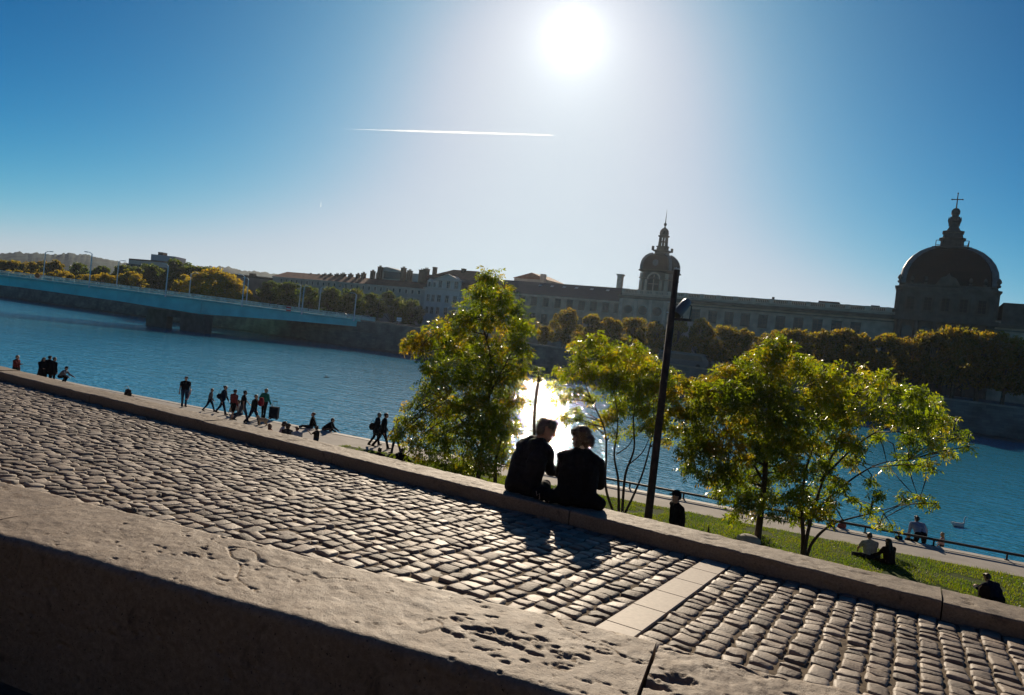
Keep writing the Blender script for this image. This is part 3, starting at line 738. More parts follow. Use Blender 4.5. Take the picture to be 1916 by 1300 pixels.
w = MB(HO); w.lathe([(5.6, 31.5), (5.6, 32.6), (5.45, 33.6), (5.1, 34.5), (4.5, 35.3), (3.6, 35.95), (2.6, 36.3), (2.1, 36.45)], TC, plan=cham2(.74, .87)); dm = w.build('dome', M_DOME, ho)
for sx in (-1, 1):
    for sy in (-1, 1):
        w = MB(HO); pr = [(5.62, 31.5), (5.62, 32.6), (5.48, 33.6), (5.13, 34.5), (4.53, 35.3), (3.63, 35.97), (2.63, 36.33)]
        w.tube([(TC.x + sx * r * .88 * .87, TC.y + sy * r * .88 * .87, z) for r, z in pr], [.5] * 7, 6); w.build('lead_rib', M_LEAD, dm)
ow = MB(HO); nn = 16
ow.add([(TC.x + .85 * math.cos(2 * PI * k / nn), 200.95, 33.5 + .95 * math.sin(2 * PI * k / nn)) for k in range(nn)] + [(TC.x + .85 * math.cos(2 * PI * k / nn), 202.2, 33.5 + .95 * math.sin(2 * PI * k / nn)) for k in range(nn)],
       [tuple(range(nn))] + [(k, nn + k, nn + (k + 1) % nn, (k + 1) % nn) for k in range(nn)]); ow.build('oval_dormer', M_LEAD, dm)
w = MB(HO); w.lathe([(2.0, 36.4), (1.85, 37.2), (2.5, 37.4), (2.5, 37.65), (1.5, 37.7), (1.45, 38.6), (1.7, 38.7), (1.7, 38.9)], TC, plan=cham(.6))
for sx in (-1, 1):
    for sy in (-1, 1): w.box(TC.x + sx * 2.2 - .3, TC.x + sx * 2.2 + .3, TC.y + sy * 2.2 - .3, TC.y + sy * 2.2 + .3, 37.5, 38.7)
for k in range(8):
    a = 2 * PI * k / 8 + PI / 8; w.tube([TC + Vector((1.15 * math.cos(a), 1.15 * math.sin(a), 38.8)), TC + Vector((1.05 * math.cos(a), 1.05 * math.sin(a), 42.0))], [.3, .26], 6)
w.lathe([(1.2, 40.2), (1.2, 40.45)], TC, 8)
w.lathe([(1.35, 41.7), (1.75, 41.9), (1.75, 42.1), (1.3, 42.15), (1.4, 42.8), (1.25, 43.6), (.8, 44.2), (.3, 44.5), (.18, 45.0), (.45, 45.3), (.45, 45.7), (.14, 46.0), (.1, 47.5), (.02, 50.0)], TC, 10)
w.build('lantern', M_BRONZE, ho)
# great dome
GC = Vector((4.1, 210, 0)); GK = .84
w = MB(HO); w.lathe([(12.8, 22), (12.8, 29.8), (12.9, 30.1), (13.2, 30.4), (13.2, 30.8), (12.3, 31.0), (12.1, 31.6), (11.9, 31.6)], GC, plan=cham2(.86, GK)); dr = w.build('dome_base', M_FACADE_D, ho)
for k in range(6):
    x = GC.x - 9.2 + 3.68 * k; w = MB(HO); w.box(x - .5, x + .5, 198.85, 199.24, 24.45, 29.6); w.build('pilaster', M_FACADE_D, dr)
windows(ho, HO, [(GC.x - 7.36 + 3.68 * k, 25.2) for k in range(5)], 1.5, 3.0, 199.24, M_FACADE_D, glass=M_SHUT)
DP = [(11.9, 31.6), (11.85, 33.2), (11.5, 35.0), (10.75, 36.6), (9.6, 38.1), (8.0, 39.5), (6.1, 40.6), (4.3, 41.3)]
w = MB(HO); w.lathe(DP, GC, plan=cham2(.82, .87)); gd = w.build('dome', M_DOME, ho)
for sx in (-1, 1):
    for sy in (-1, 1): w = MB(HO); w.tube([(GC.x + sx * (r + .02) * .795, GC.y + sy * (r + .02) * .795, z) for r, z in DP], [.85, .85, .83, .8, .75, .68, .6, .5], 8); w.build('lead_rib', M_LEAD, gd)
w = MB(HO)     # carved crest and urns at the foot of the dome
w.extr([(GC.x - 2.6, 199.2, 31.4), (GC.x + 2.6, 199.2, 31.4), (GC.x + 1.5, 199.2, 33.2), (GC.x + .5, 199.2, 33.6), (GC.x, 199.2, 34.4), (GC.x - .5, 199.2, 33.6), (GC.x - 1.5, 199.2, 33.2)], (0, .7, 0))
w.build('carved_crest', M_FACADE_D, dr)
for x in (-10.2, -7.5, -4.6, 4.6, 7.5, 10.2): w = MB(HO); w.lathe([(.35, 31.5), (.5, 31.9), (.2, 32.2), (.55, 32.7), (.4, 33.2), (.1, 33.6)], (GC.x + x, 199.9, 0), 8); w.build('urn', M_FACADE_D, dr)
w = MB(HO)
w.lathe([(4.0, 41.2), (4.3, 41.4), (4.3, 41.75), (3.6, 41.9), (3.6, 42.0)], GC, plan=cham(.8))
w.lathe([(2.55, 42.0), (2.5, 43.9), (2.9, 44.1), (2.2, 44.4), (2.0, 45.5), (2.35, 45.7), (2.35, 45.95), (1.5, 46.2), (1.0, 47.2), (.85, 48.4), (1.1, 48.6), (1.0, 49.2), (.7, 49.5), (.75, 50.3), (.95, 50.6), (.95, 51.2), (.6, 51.8), (.2, 52.0)], GC, plan=cham(.75))
lt = w.build('lantern', M_BRONZE, ho)
w = MB(HO)
for k in range(24):
    t = k / 24 * 8 % 2 - 1; sd = int(k / 6); p = [(t, -1), (1, t), (-t, 1), (-1, -t)][sd]
    w.bar((GC.x + p[0] * 3.5, GC.y + p[1] * 3.5, 42), (GC.x + p[0] * 3.5, GC.y + p[1] * 3.5, 43.3), .14, .14, (1, 0, 0))
for a, b_ in (((-1, -1), (1, -1)), ((1, -1), (1, 1)), ((1, 1), (-1, 1)), ((-1, 1), (-1, -1))):
    w.bar((GC.x + a[0] * 3.5, GC.y + a[1] * 3.5, 43.3), (GC.x + b_[0] * 3.5, GC.y + b_[1] * 3.5, 43.3), .16, .12)
w.build('gallery_rail', M_BRONZE, lt)
w = MB(HO)     # little winged figures round the neck of the lantern
for k in range(4):
    a = PI / 4 + PI / 2 * k; c = GC + Vector((1.25 * math.cos(a), 1.25 * math.sin(a), 0))
    w.tube([c + Vector((0, 0, 47.6)), c + Vector((.12 * math.cos(a), .12 * math.sin(a), 48.6)), c + Vector((.1, 0, 49.3))], [.32, .36, .15], 7)
    w.ball(c + Vector((0, 0, 49.5)), .24, 8, 6)
    for sg_ in (-1, 1):
        t = Vector((-math.sin(a), math.cos(a), 0)) * sg_; w.extr([c + Vector((0, 0, 48.3)), c + t * .55 + Vector((0, 0, 49.7)), c + t * .75 + Vector((0, 0, 48.9)), c + t * .35 + Vector((0, 0, 48.0))], Vector((math.cos(a), math.sin(a), 0)) * .12)
w.build('figure', M_BRONZE, lt)
w = MB(HO); w.tube([(GC.x, GC.y, 51.8), (GC.x, GC.y, 55.7)], [.16, .1], 8); w.bar((GC.x - 1.1, GC.y, 54.2), (GC.x + 1.1, GC.y, 54.2), .2, .2)
for p in ((-1.15, 54.2), (1.15, 54.2), (0, 55.75)): w.ball((GC.x + p[0], GC.y, p[1]), .2, 8, 6)
w.build('cross', M_BRONZE, lt)
# frontispiece below the great dome
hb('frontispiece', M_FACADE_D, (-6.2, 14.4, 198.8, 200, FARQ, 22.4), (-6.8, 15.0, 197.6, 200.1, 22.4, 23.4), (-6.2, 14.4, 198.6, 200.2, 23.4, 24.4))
for k in range(6): w = MB(HO); w.tube([(GC.x - 9.2 + 3.68 * k, 198.3, FARQ), (GC.x - 9.2 + 3.68 * k, 198.3, 22.4)], [.55, .45], 10); w.build('column', M_FACADE_D, ho)
w = MB(HO)
for k in range(5):
    x = GC.x - 7.36 + 3.68 * k; pts = [(-1.15, 15.5), (1.15, 15.5)] + [(1.15 * math.cos(t), 20.0 + 1.15 * math.sin(t)) for t in np.linspace(0, PI, 9)]
    w = MB(HO); w.extr([(x + a, 198.62, b_) for a, b_ in pts], (0, .17, 0)); w.build('arched_window', M_GLASS, ho)
hb('roof_hut', M_CHIM, (-24.5, -19.5, 204, 207, 24.3, 26.0), (-12.0, -10, 204, 206, 24.3, 25.8), (-36.2, -35.6, 203.5, 204, 24.3, 26.1))

# slate-roofed wing to its left
zE = ay(1080, 558, 200).z; zR = ay(1080, 533, 207).z; SO = (-120, 200, FARQ)
sw = thing('slate_roofed_wing', 'long wing with a dark slate roof between the tall leafy tree and the domed tower', 'building', SO)
w = MB(SO); w.box(-165, -78.4, 200, 214, FARQ, zE); w.build('wall', M_FACADE, sw)
w = MB(SO); w.box(-165, -78.4, 199.4, 200, zE - .5, zE); w.build('cornice', M_TRIM, sw)
w = MB(SO); w.extr([(-165, 199.3, zE), (-165, 214.6, zE), (-165, 207, zR)], (86.6, 0, 0)); rf = w.build('roof', M_SLATE, sw)
w = MB(SO)
for px in (1013, 1035, 1058, 1081, 1110, 1140):
    x = ay(px, 535, 205.5).x; w.bar((x - .5, 204.7, zE + (zR - zE) * .75), (x + .5, 204.7, zE + (zR - zE) * .75), .9, .08, (0, -.5, .8))
w.build('skylight', M_LHEAD, rf)
w = MB(SO); x = ay(1160, 528, 208).x; zt = ay(1160, 513, 208).z; w.box(x - .75, x + .75, 207.2, 208.8, zR - 2, zt - .5); w.box(x - 1, x + 1, 207, 209, zt - .5, zt); w.build('chimney', M_TRIM, sw)
sx = [ay(px, 570, 200).x for px in np.arange(886, 1160, 22.5)]
windows(sw, SO, [(x, ay(1100, 580, 200).z) for x in sx] + [(x, ay(1100, 580, 200).z - 5.2) for x in sx], 1.7, 2.5, 200, M_REVEAL)
# gabled house peeping over that roof
p0, p1, p2 = ay(962, 522, 232), ay(996, 510, 232), ay(1024, 524, 232); GO = (p1.x, 232, FARQ)
gh = thing('gabled_house', 'gabled roof with a pale chimney rising behind the slate roof', 'house', GO)
w = MB(GO); w.box(p0.x, p2.x, 232, 246, FARQ, p2.z); w.build('wall', M_PALE2, gh)
w = MB(GO); w.extr([(p0.x - .5, 231.6, p2.z), (p2.x + .5, 231.6, p2.z), (p1.x, 231.6, p1.z)], (0, 15, 0)); w.build('roof', M_TILE, gh)
w = MB(GO); c = ay(1017, 520, 231); w.box(c.x - .9, c.x + .9, 230, 231.4, FARQ + 12, ay(1017, 513, 231).z); w.build('chimney', M_TRIM, gh)

# pale house with a pediment
PO = (-135, 190, FARQ); zc = 20.3
x0, x1 = ay(796, 537, 190).x, ay(905, 548, 190).x; xp0, xp1 = ay(819, 523, 190).x, ay(864, 528, 190).x
ph = thing('pedimented_house', 'pale grey town house with a triangular pediment left of the tall leafy tree', 'building', PO)
w = MB(PO); w.box(x0, x1, 190, 204, FARQ, zc); w.box(xp0, xp1, 189.6, 190, FARQ, zc + 2.6); w.build('wall', M_PALE, ph)
w = MB(PO); w.box(x0 - .3, x1 + .3, 189.3, 190, zc - .5, zc - .1); w.box(xp0 - .3, xp1 + .3, 189.1, 190, zc - .45, zc - .05); w.build('cornice', M_FRAME, ph)
zpk = ay(842, 515, 190).z; zpb = zc + 2.6
w = MB(PO); w.extr([(xp0 - .4, 189.2, zpb), (xp1 + .4, 189.2, zpb), ((xp0 + xp1) / 2, 189.2, zpk)], (0, 5, 0)); w.build('pediment', M_PALE, ph)
w = MB(PO); w.bar((xp0 - .6, 189.0, zpb), ((xp0 + xp1) / 2, 189.0, zpk + .15), .5, .3); w.bar(((xp0 + xp1) / 2, 189.0, zpk + .15), (xp1 + .6, 189.0, zpb), .5, .3); w.bar((xp0 - .6, 189.0, zpb), (xp1 + .6, 189.0, zpb), .5, .25); w.build('pediment_moulding', M_FRAME, ph)
w = MB(PO); w.extr([(x0 - .2, 190, zc), (x0 - .2, 204, zc), (x0 - .2, 201, zc + 3.8), (x0 - .2, 192, zc + 3.6)], (x1 - x0 + .4, 0, 0)); rf = w.build('roof', M_SLATE, ph)
zq = ay(850, 504, 197).z
w = MB(PO); xa, xb = ay(808, 515, 197).x, ay(905, 520, 197).x; w.extr([(xa, 193, zc + 3.6), (xb, 193, zc + 3.6), (xb - 3, 198, zq), (xa + 8, 198, zq)], (0, .6, 0)); w.extr([(xa, 193.6, zc + 3.6), (xb, 193.6, zc + 3.6), (xb, 203, zc + 3.7), (xa, 203, zc + 3.7)], (0, 0, .4)); w.build('upper_roof', M_TILE, ph)
for px, pt in ((813, 501), (867, 504), (893, 510)):
    w = MB(PO); x = ay(px, 512, 197).x; zt = ay(px, pt, 197).z; w.box(x - .55, x + .55, 196.4, 197.6, zc + 2.8, zt); w.box(x - .65, x + .65, 196.3, 197.7, zt, zt + .25); w.build('chimney', M_CHIM, ph)
sx = list(np.linspace(xp0 + 1.6, xp1 - 1.6, 3)); so_ = [x0 + 1.6, x0 + 3.6]; sr = [xp1 + 1.9, xp1 + 4.4, xp1 + 6.9, xp1 + 9.4]
windows(ph, PO, [(x, zc + .25) for x in sx] + [(x, zc - 4.4) for x in sx] + [(x, zc - 8.4) for x in sx], 1.25, 2.2, 189.6, M_FRAME, mull=(1, 1))
windows(ph, PO, [(x, zc - 4.4) for x in so_ + sr] + [(x, zc - 8.4) for x in so_ + sr], 1.1, 2.1, 190, M_FRAME, mull=(1, 1))
for x in so_:
    w = MB(PO); w.box(x - .8, x + .8, 189.9, 192.5, zc + .05, zc + 2.0); w.extr([(x - 1, 189.7, zc + 2), (x + 1, 189.7, zc + 2), (x, 189.7, zc + 2.9)], (0, 2.8, 0)); dd = w.build('dormer', M_PALE, ph)
    w = MB(PO); w.box(x - .45, x + .45, 189.86, 189.9, zc + .3, zc + 1.8); w.build('pane', M_GLASS, dd)

# long row with red roofs and chimneys
RO = (-170, 191, FARQ); xL, xR = ay(560, 525, 191).x, x0 - .05; ze = 19.7
rr_ = thing('red_roofed_row', 'long pale row of houses under red tiled roofs and many chimneys', 'building', RO)
w = MB(RO); w.box(xL - 14, xR, 191, 205, FARQ, ze); w.build('wall', M_PALE2, rr_)
w = MB(RO); w.box(xL - 14, xR, 190.5, 191, ze - .4, ze); w.build('cornice', M_FRAME, rr_)
w = MB(RO); w.extr([(xL - 14.3, 190.4, ze), (xL - 14.3, 205.6, ze), (xL - 14.3, 198, ze + 2.6)], (xR - xL + 14.3, 0, 0)); w.build('roof', M_TILE, rr_)
for px, pt, wd in ((568, 514, .8), (581, 514, .9), (596, 515, 1.0), (608, 514, 1.1), (618, 514, .9), (631, 514, 1.2), (642, 513, 1.2), (656, 514, 1.0), (670, 514, .8), (680, 512, .9), (697, 508, .9), (710, 500, .9), (754, 502, 1.0), (766, 507, 1.0), (790, 506, 1.6), (797, 504, 1.2)):
    w = MB(RO); x = ay(px, 518, 198).x; zt = ay(px, pt, 198).z; w.box(x - wd * .7, x + wd * .7, 197.3, 198.7, ze + 1, zt); w.box(x - wd * .8, x + wd * .8, 197.2, 198.8, zt, zt + .2)
    for k in (-1, 0, 1): w.tube([(x + k * wd * .4, 198, zt + .2), (x + k * wd * .4, 198, zt + .7)], [.14, .12], 6)
    w.build('chimney', M_CHIM, rr_)
xa, xb, xc = ay(703, 515, 199).x, ay(720, 500, 199).x, ay(753, 505, 199).x
w = MB(RO); zt = ay(722, 499, 199).z; w.extr([(xa, 199, ze + 1), (xc, 199, ze + 1), (xc, 199, zt - 1.2), (xb + 1, 199, zt), (xb - 2, 199, zt - .4), (xa, 199, zt - 2.6)], (0, 5, 0)); pt_ = w.build('penthouse', M_PALE2, rr_)
w = MB(RO); w.box(xb, xc - .6, 198.9, 199, ze + 3, zt - 1.6); w.build('glazing', M_GLASS, pt_)
w = MB(RO); xa, xb = ay(752, 515, 199).x, ay(790, 515, 199).x; w.box(xa, xb, 199, 203, ze + 1, ay(770, 511, 199).z); w.build('penthouse', M_PALE, rr_)
sx = np.arange(xL - 12, xR - 1, 2.7)
ws = windows(rr_, RO, [(x, ze - 1.9) for x in sx[1::1]], .9, 1.2, 191, M_FRAME, mull=(0, 0))
windows(rr_, RO, [(x, ze - 5.6) for x in sx[-14:]], 1.05, 2.2, 191, M_FRAME, mull=(1, 1))

# ochre barrack-like building farther back, tower slab, hills
q0, q1 = ad(400, 508, 330), ad(560, 525, 300); OO = (q0.x, q0.y, FARQ)
ob = thing('ochre_building', 'broad ochre block with few windows behind the yellow trees', 'building', OO)
dv = Vector((q1.x - q0.x, q1.y - q0.y, 0)); nv = Vector((-dv.y, dv.x, 0)).normalized() * 16
w = MB(OO); w.extr([(q0.x, q0.y, FARQ), (q1.x, q1.y, FARQ), (q1.x, q1.y, q1.z - 1.0), (q0.x, q0.y, q0.z - 1.0)], nv); w.build('wall', M_OCHRE, ob)
w = MB(OO); dn = dv.normalized(); nn_ = nv.normalized()
w.extr([(q0.x, q0.y, q0.z - 1.0), (q1.x, q1.y, q1.z - 1.0), (q1.x, q1.y, q1.z), (q0.x, q0.y, q0.z)], nv * 1.02); w.build('parapet', M_CHIM, ob)
fw = None
for t in (.12, .2, .29, .38, .55, .63, .74, .86):
    for dz in (7.0, 11.5):
        m = MB(); m.bar(-dn * .95, dn * .95, .2, 2.6); p = q0 + dv * t; 
        if fw is None: fw = m.build('window', M_GLASS, ob); o = fw
        else: o = fw.copy(); COL.objects.link(o)
        o.parent = ob; o.location = Vector((p.x, p.y, q0.z + (q1.z - q0.z) * t - dz)) - Vector(OO) - nn_ * .05
for t in (.3, .93):
    w = MB(OO); p = q0 + dv * t + nv * .5; zz = q0.z + (q1.z - q0.z) * t; w.box(p.x - 1.2, p.x + 1.2, p.y - 1, p.y + 1, zz - .5, zz + 1.3); w.build('chimney', M_CHIM, ob)
a0, a1 = ad(241, 486, 380), ad(332, 493, 380); AO = (a0.x, a0.y, FARQ)
tb = thing('office_block', 'flat topped office block with a white upper storey above the trees on the left', 'building', AO)
dv = Vector((a1.x - a0.x, a1.y - a0.y, 0)); nv = Vector((-dv.y, dv.x, 0)).normalized()
w = MB(AO); w.extr([(a0.x, a0.y, FARQ), (a1.x, a1.y, FARQ), (a1.x, a1.y, a1.z), (a0.x, a0.y, a0.z)], nv * 20); w.build('lower_storeys', M_PALE2, tb)
w = MB(AO); w.extr([(a0.x, a0.y, a0.z), (a1.x, a1.y, a1.z), (a1.x, a1.y, a1.z + .8), (a0.x, a0.y, a0.z + .8)], nv * 20.6); w.build('roof_edge', M_CHIM, tb)
b0, b1 = ad(283, 475, 384), ad(329, 480, 384)
w = MB(AO); w.extr([(b0.x, b0.y, a0.z - 1.5), (b1.x, b1.y, a0.z - 1.5), (b1.x, b1.y, b1.z), (b0.x, b0.y, b0.z)], nv * 12); w.build('upper_storey', mat('white_cladding', (.36, .36, .38), .7), tb)
w = MB(AO); c0, c1 = ad(296, 471, 388), ad(305, 472, 388); w.extr([(c0.x, c0.y, b0.z - .5), (c1.x, c1.y, b0.z - .5), (c1.x, c1.y, c1.z), (c0.x, c0.y, c0.z)], nv * 5); w.build('plant_room', M_CHIM, tb)
w = MB(AO)
for k in range(12): p = a0 + dv * ((k + .5) / 12); w.bar(p - dv.normalized() * 2 + Vector((0, 0, -2.6)) - nv * .1, p + dv.normalized() * 2 + Vector((0, 0, -2.6)) - nv * .1, .2, 1.2)
w.build('window_band', M_GLASS, tb)

def hill(name, pts, D, m, seed):
    """wooded ridge: skyline points pushed back to distance D, with its own slope towards us and behind"""
    xs_ = np.array([p[0] for p in pts]); ys_ = np.array([p[1] for p in pts])
    px = np.linspace(xs_[0], xs_[-1], 420); py = np.interp(px, xs_, ys_)
    top = np.array([ad(a, b, D)[:] for a, b in zip(px, py)])
    rows = []
    dirs = top[:, :2] / np.linalg.norm(top[:, :2], axis=1)[:, None]
    for k, fr_ in enumerate(np.linspace(-1, 1, 15)):
        P = top.copy(); P[:, :2] += dirs * fr_ * D * .22; P[:, 2] = FARQ - 2 + (top[:, 2] - FARQ + 2) * max(0, 1 - abs(fr_) ** 1.3)
        rows.append(P)
    V = np.stack(rows, 1).reshape(-1, 3); s = D / 1500
    ar = np.arange(len(px)); rows_n = np.tile(np.exp(-(np.linspace(-1, 1, 15) / .3) ** 2), len(px)); kx = np.repeat(ar, 15) * 1.0; ky = np.tile(np.arange(15), len(px)) * 3.0
    V[:, 2] += fbm(np.stack([kx, ky, kx * 0], 1), .45, 3, seed) * 2.6 * s * rows_n
    return struct(np_mesh(name, V, grid_faces(len(px), 15), m, smooth=True))
M_HILL = mat('wooded_hill', (.075, .10, .085), .95, .05, .5, .03, .6, .15, bdist=1.0)
hill('wooded_hills', [(-260, 470), (-40, 474), (37, 472), (70, 473), (100, 476), (130, 474), (165, 477), (195, 483), (230, 492), (300, 495), (385, 499), (420, 499), (455, 505), (500, 510), (530, 514), (560, 520), (620, 528), (760, 545)], 1500, M_HILL, 4)
hill('far_ridge', [(500, 514), (900, 566), (1300, 606), (1500, 632), (2300, 724)], 1300, M_HILL, 14)

# ------------------------------------------------------------------ far trees
def tree_proto(name, label, lm, bark, h, rad, nl, seed, lsize):
    rg = np.random.default_rng(seed)
    t = thing(name, label, 'tree', (0, 0, -50))
    m = MB(); m.tube([(0, 0, -.3), (.1, 0, h * .2), (.0, .1, h * .45), (.1, 0, h * .8)], [.34, .27, .2, .06], 8)
    lobes = []
    for k in range(46):
        a = rg.uniform(0, 2 * PI); zz = rg.uniform(.28, .98); rr = rad * math.sqrt(max(.03, 1 - ((zz - .52) / .5) ** 2)) * rg.uniform(.2, 1.0)
        c = Vector((math.cos(a) * rr, math.sin(a) * rr, h * zz)); lobes.append((c, rad * rg.uniform(.13, .33)))
        m.tube([(0, 0, h * max(.22, zz - .3)), c * .6 + Vector((0, 0, h * zz * .38)), c], [.12, .08, .03], 5)
    m.build('trunk', bark, t)
    C = np.array([c[:] for c, r in lobes]); Rr = np.array([r for c, r in lobes])
    li = rg.integers(0, len(lobes), nl); d = rg.normal(0, 1, (nl, 3)); d /= np.linalg.norm(d, axis=1)[:, None]
    P = C[li] + d * (Rr[li] * rg.uniform(.35, 1.12, nl) ** .6)[:, None]
    u = rg.normal(0, 1, (nl, 3)); u /= np.linalg.norm(u, axis=1)[:, None]; v = np.cross(u, rg.normal(0, 1, (nl, 3))); v /= np.linalg.norm(v, axis=1)[:, None]
    s = lsize * rg.uniform(.55, 1.25, nl)[:, None]
    V = np.stack([P - u * s, P + v * s * .6, P + u * s, P - v * s * .6], 1).reshape(-1, 3)
    np_mesh('crown', V, np.arange(nl * 4).reshape(-1, 4), lm, t, tone=np.repeat(np.clip(rg.normal(.5, .25, nl), 0, 1), 4))
    return t
M_BARK = mat('plane_bark', (.10, .08, .06), .9, .2, .4, 3, .5, 20)
LF_OR = leaf_mat('leaf_far_bronze', (.030, .034, .004), (.095, .082, .007), (.15, .085, .012), 3.2, .6, .6, .35, .15)
LF_YE = leaf_mat('leaf_far_yellow', (.07, .065, .006), (.20, .15, .010), (.24, .14, .012), 2.6, .6, .6, .35, .15)
LF_GR = leaf_mat('leaf_far_green', (.022, .040, .010), (.045, .065, .012), (.09, .085, .014), 2.4, .6, .66, .35, .15)
protos = {}
for kind, lm, sd in (('o', LF_OR, 1), ('y', LF_YE, 2), ('g', LF_GR, 3)):
    protos[kind] = [tree_proto('plane_tree', 'proto', lm, M_BARK, 10, 4.3, 7000, sd * 10 + k, .29) for k in range(3)]
KW_ = {'o': 'bronze leaved', 'y': 'yellow leaved', 'g': 'dark green'}
used_proto = set()
def far_tree(kind, px, py, Y, label, grp, wid=1.0):
    p = ay(px, py, Y); h = (p.z - FARQ) * RNG.uniform(.90, 1.06)
    k = int(RNG.integers(0, 3)); pr = protos[kind][k]
    if (kind, k) in used_proto: o = copy_tree(pr)
    else: o = pr; used_proto.add((kind, k))
    o.location = (p.x, Y, FARQ - .1); s = h / 10.2; o.scale = (s * wid, s * wid, s); o.rotation_euler = (0, 0, RNG.uniform(0, 6.28))
    o['label'] = label; o['group'] = grp
ORD = ['first', 'second', 'third', 'fourth', 'fifth', 'sixth', 'seventh', 'eighth', 'ninth', 'tenth', 'eleventh', 'twelfth', 'thirteenth', 'fourteenth', 'fifteenth', 'sixteenth', 'seventeenth', 'eighteenth', 'nineteenth', 'twentieth', 'twenty-first', 'twenty-second', 'twenty-third', 'twenty-fourth', 'twenty-fifth']
def row(kind, spots, Y, where, grp, wid=1.0, dense=False):
    if dense: spots = sorted(list(spots) + [((a[0] + b[0]) / 2, (a[1] + b[1]) / 2 + float(RNG.uniform(-3, 4))) for a, b in zip(spots[:-1], spots[1:])])
    for i, (px, py) in enumerate(spots):
        far_tree(kind, px, py, Y + RNG.uniform(-2, 2), '%s tree, %s from the left %s' % (KW_[kind], ORD[i], where), grp, wid * RNG.uniform(.92, 1.1))
row('o', [(-60, 480), (-15, 483), (30, 486), (68, 488), (108, 489)], 188, 'in the back row left of the bridge lamps', 'trees behind the bridge', 1.15, True)
row('y', [(-40, 500), (15, 503), (55, 507), (95, 509), (132, 511), (168, 513), (196, 511), (228, 515), (258, 510)], 164, 'in the low row right behind the bridge railing', 'trees behind the bridge', 1.2, True)
row('g', [(150, 488), (232, 498), (265, 497), (300, 495), (335, 492), (366, 495), (392, 503)], 190, 'in the tall row below the office block', 'trees behind the bridge', 1.05, True)
row('y', [(352, 512), (398, 508), (432, 520), (470, 541)], 160, 'in front of the ochre building', 'trees behind the bridge', 1.15, True)
row('g', [(510, 529), (542, 527), (580, 531), (622, 532), (662, 540), (700, 545), (738, 545), (770, 556)], 168, 'in the row before the red roofed houses', 'trees before the red roofed row', 1.1)
row('o', [(845, 590), (880, 585), (1020, 606), (1061, 571), (1108, 588), (1150, 590), (1188, 596), (1232, 600), (1272, 600), (1316, 592), (1358, 609), (1402, 611), (1450, 619), (1490, 617), (1532, 621), (1572, 615), (1618, 622), (1660, 620), (1708, 629), (1752, 629), (1795, 623), (1842, 622), (1890, 632), (1935, 640), (1990, 640)], 166, 'in the long row before the hospital', 'trees before the hospital', .95)

# coach parked under the trees
cp = ay(1281, 684, 156); bo = thing('coach', 'dark coach with a rounded windscreen parked under the trees by the far parapet', 'bus', (cp.x, 157, FARQ + .02))
prof_ = [(-6, .35), (4.6, .35), (5.3, 1.0), (5.2, 1.7), (4.3, 3.0), (3.6, 3.3), (-6, 3.3)]
w = MB(); w.extr([(x, -1.25, z) for x, z in prof_], (0, 2.5, 0)); w.build('body', mat('coach_paint', (.06, .075, .09), .3, .5), bo)
w = MB(); w.extr([(-5.7, -1.28, 1.7), (3.9, -1.28, 1.7), (3.5, -1.28, 2.75), (-5.7, -1.28, 2.75)], (0, .02, 0)); w.build('side_window', M_GLASS, bo)
w = MB(); w.extr([(5.24, -1.1, 1.7), (5.24, 1.1, 1.7), (4.36, 1.1, 2.98), (4.36, -1.1, 2.98)], (.03, 0, .02)); w.build('windscreen', M_GLASS, bo)
for x in (-4.2, 3.0):
    for y in (-1.3, 1.1): w = MB(); w.tube([(x, y, .5), (x, y + .25, .5)], [.5, .5], 16); w.build('wheel', mat('tyre', (.015, .015, .015), .9), bo)
# cars on the bridge end
for i, (px, s_c, colr) in enumerate(((686, 46, (.5, .5, .52)), (640, 30, (.3, .32, .35)))):
    _, s = on_face(px, 596, 6); P = BA + BD * s + BN * 6; P.z = deck_z(s) if s < 44 else 7.75
    cr = thing('car', ['pale car at the right end of the bridge', 'grey car on the bridge deck left of the pale car'][i], 'car', P, math.atan2(BD.y, BD.x))
    w = MB(); w.extr([(-2.1, -.85, .35), (2.1, -.85, .35), (2.1, -.85, .8), (1.2, -.85, .95), (.6, -.85, 1.42), (-1.2, -.85, 1.45), (-1.9, -.85, 1.0), (-2.1, -.85, .9)], (0, 1.7, 0)); w.build('body', mat('car_paint_%d' % i, colr, .25, .6, .05), cr)
    w = MB(); w.extr([(-1.5, -.87, .95), (1.0, -.87, .95), (.55, -.87, 1.35), (-1.15, -.87, 1.37)], (0, .015, 0)); w.build('side_window', M_GLASS, cr)
    for x in (-1.35, 1.35):
        for y in (-.87, .67): w = MB(); w.tube([(x, y, .33), (x, y + .2, .33)], [.33, .33], 14); w.build('wheel', MATS.get('tyre'), cr)

# condensation trails high in the sky: thin sunlit ice cloud
M_TRAIL = bpy.data.materials.new('contrail_ice'); M_TRAIL.use_nodes = True
N, L = nodes_of(M_TRAIL); N.remove(N['Principled BSDF'])
vs_ = N.new('ShaderNodeVolumePrincipled'); vs_.inputs['Color'].default_value = (1, 1, 1, 1); vs_.inputs['Density'].default_value = .018; vs_.inputs['Anisotropy'].default_value = .55
L.new(vs_.outputs[0], N['Material Output'].inputs['Volume'])
def contrail(a, b, D, rads, label):
    A, B = ad(*a, D), ad(*b, D); n = 48; pts = [A + (B - A) * (k / n) for k in range(n + 1)]
    m = MB(A); m.tube(pts, [float(np.interp(k / n, [q[0] for q in rads], [q[1] for q in rads])) * (1 + .2 * math.sin(k * 2.1) * (1 - k / n)) for k in range(n + 1)], 10)
    o = m.build('contrail', M_TRAIL); o.location = A; tag(o, label, 'contrail'); return o
contrail((640, 241), (1041, 253), 9000, [(0, 2), (.15, 6), (.35, 13), (.6, 14), (.97, 9), (1, 1)], 'long thin white vapour trail left of the sun')
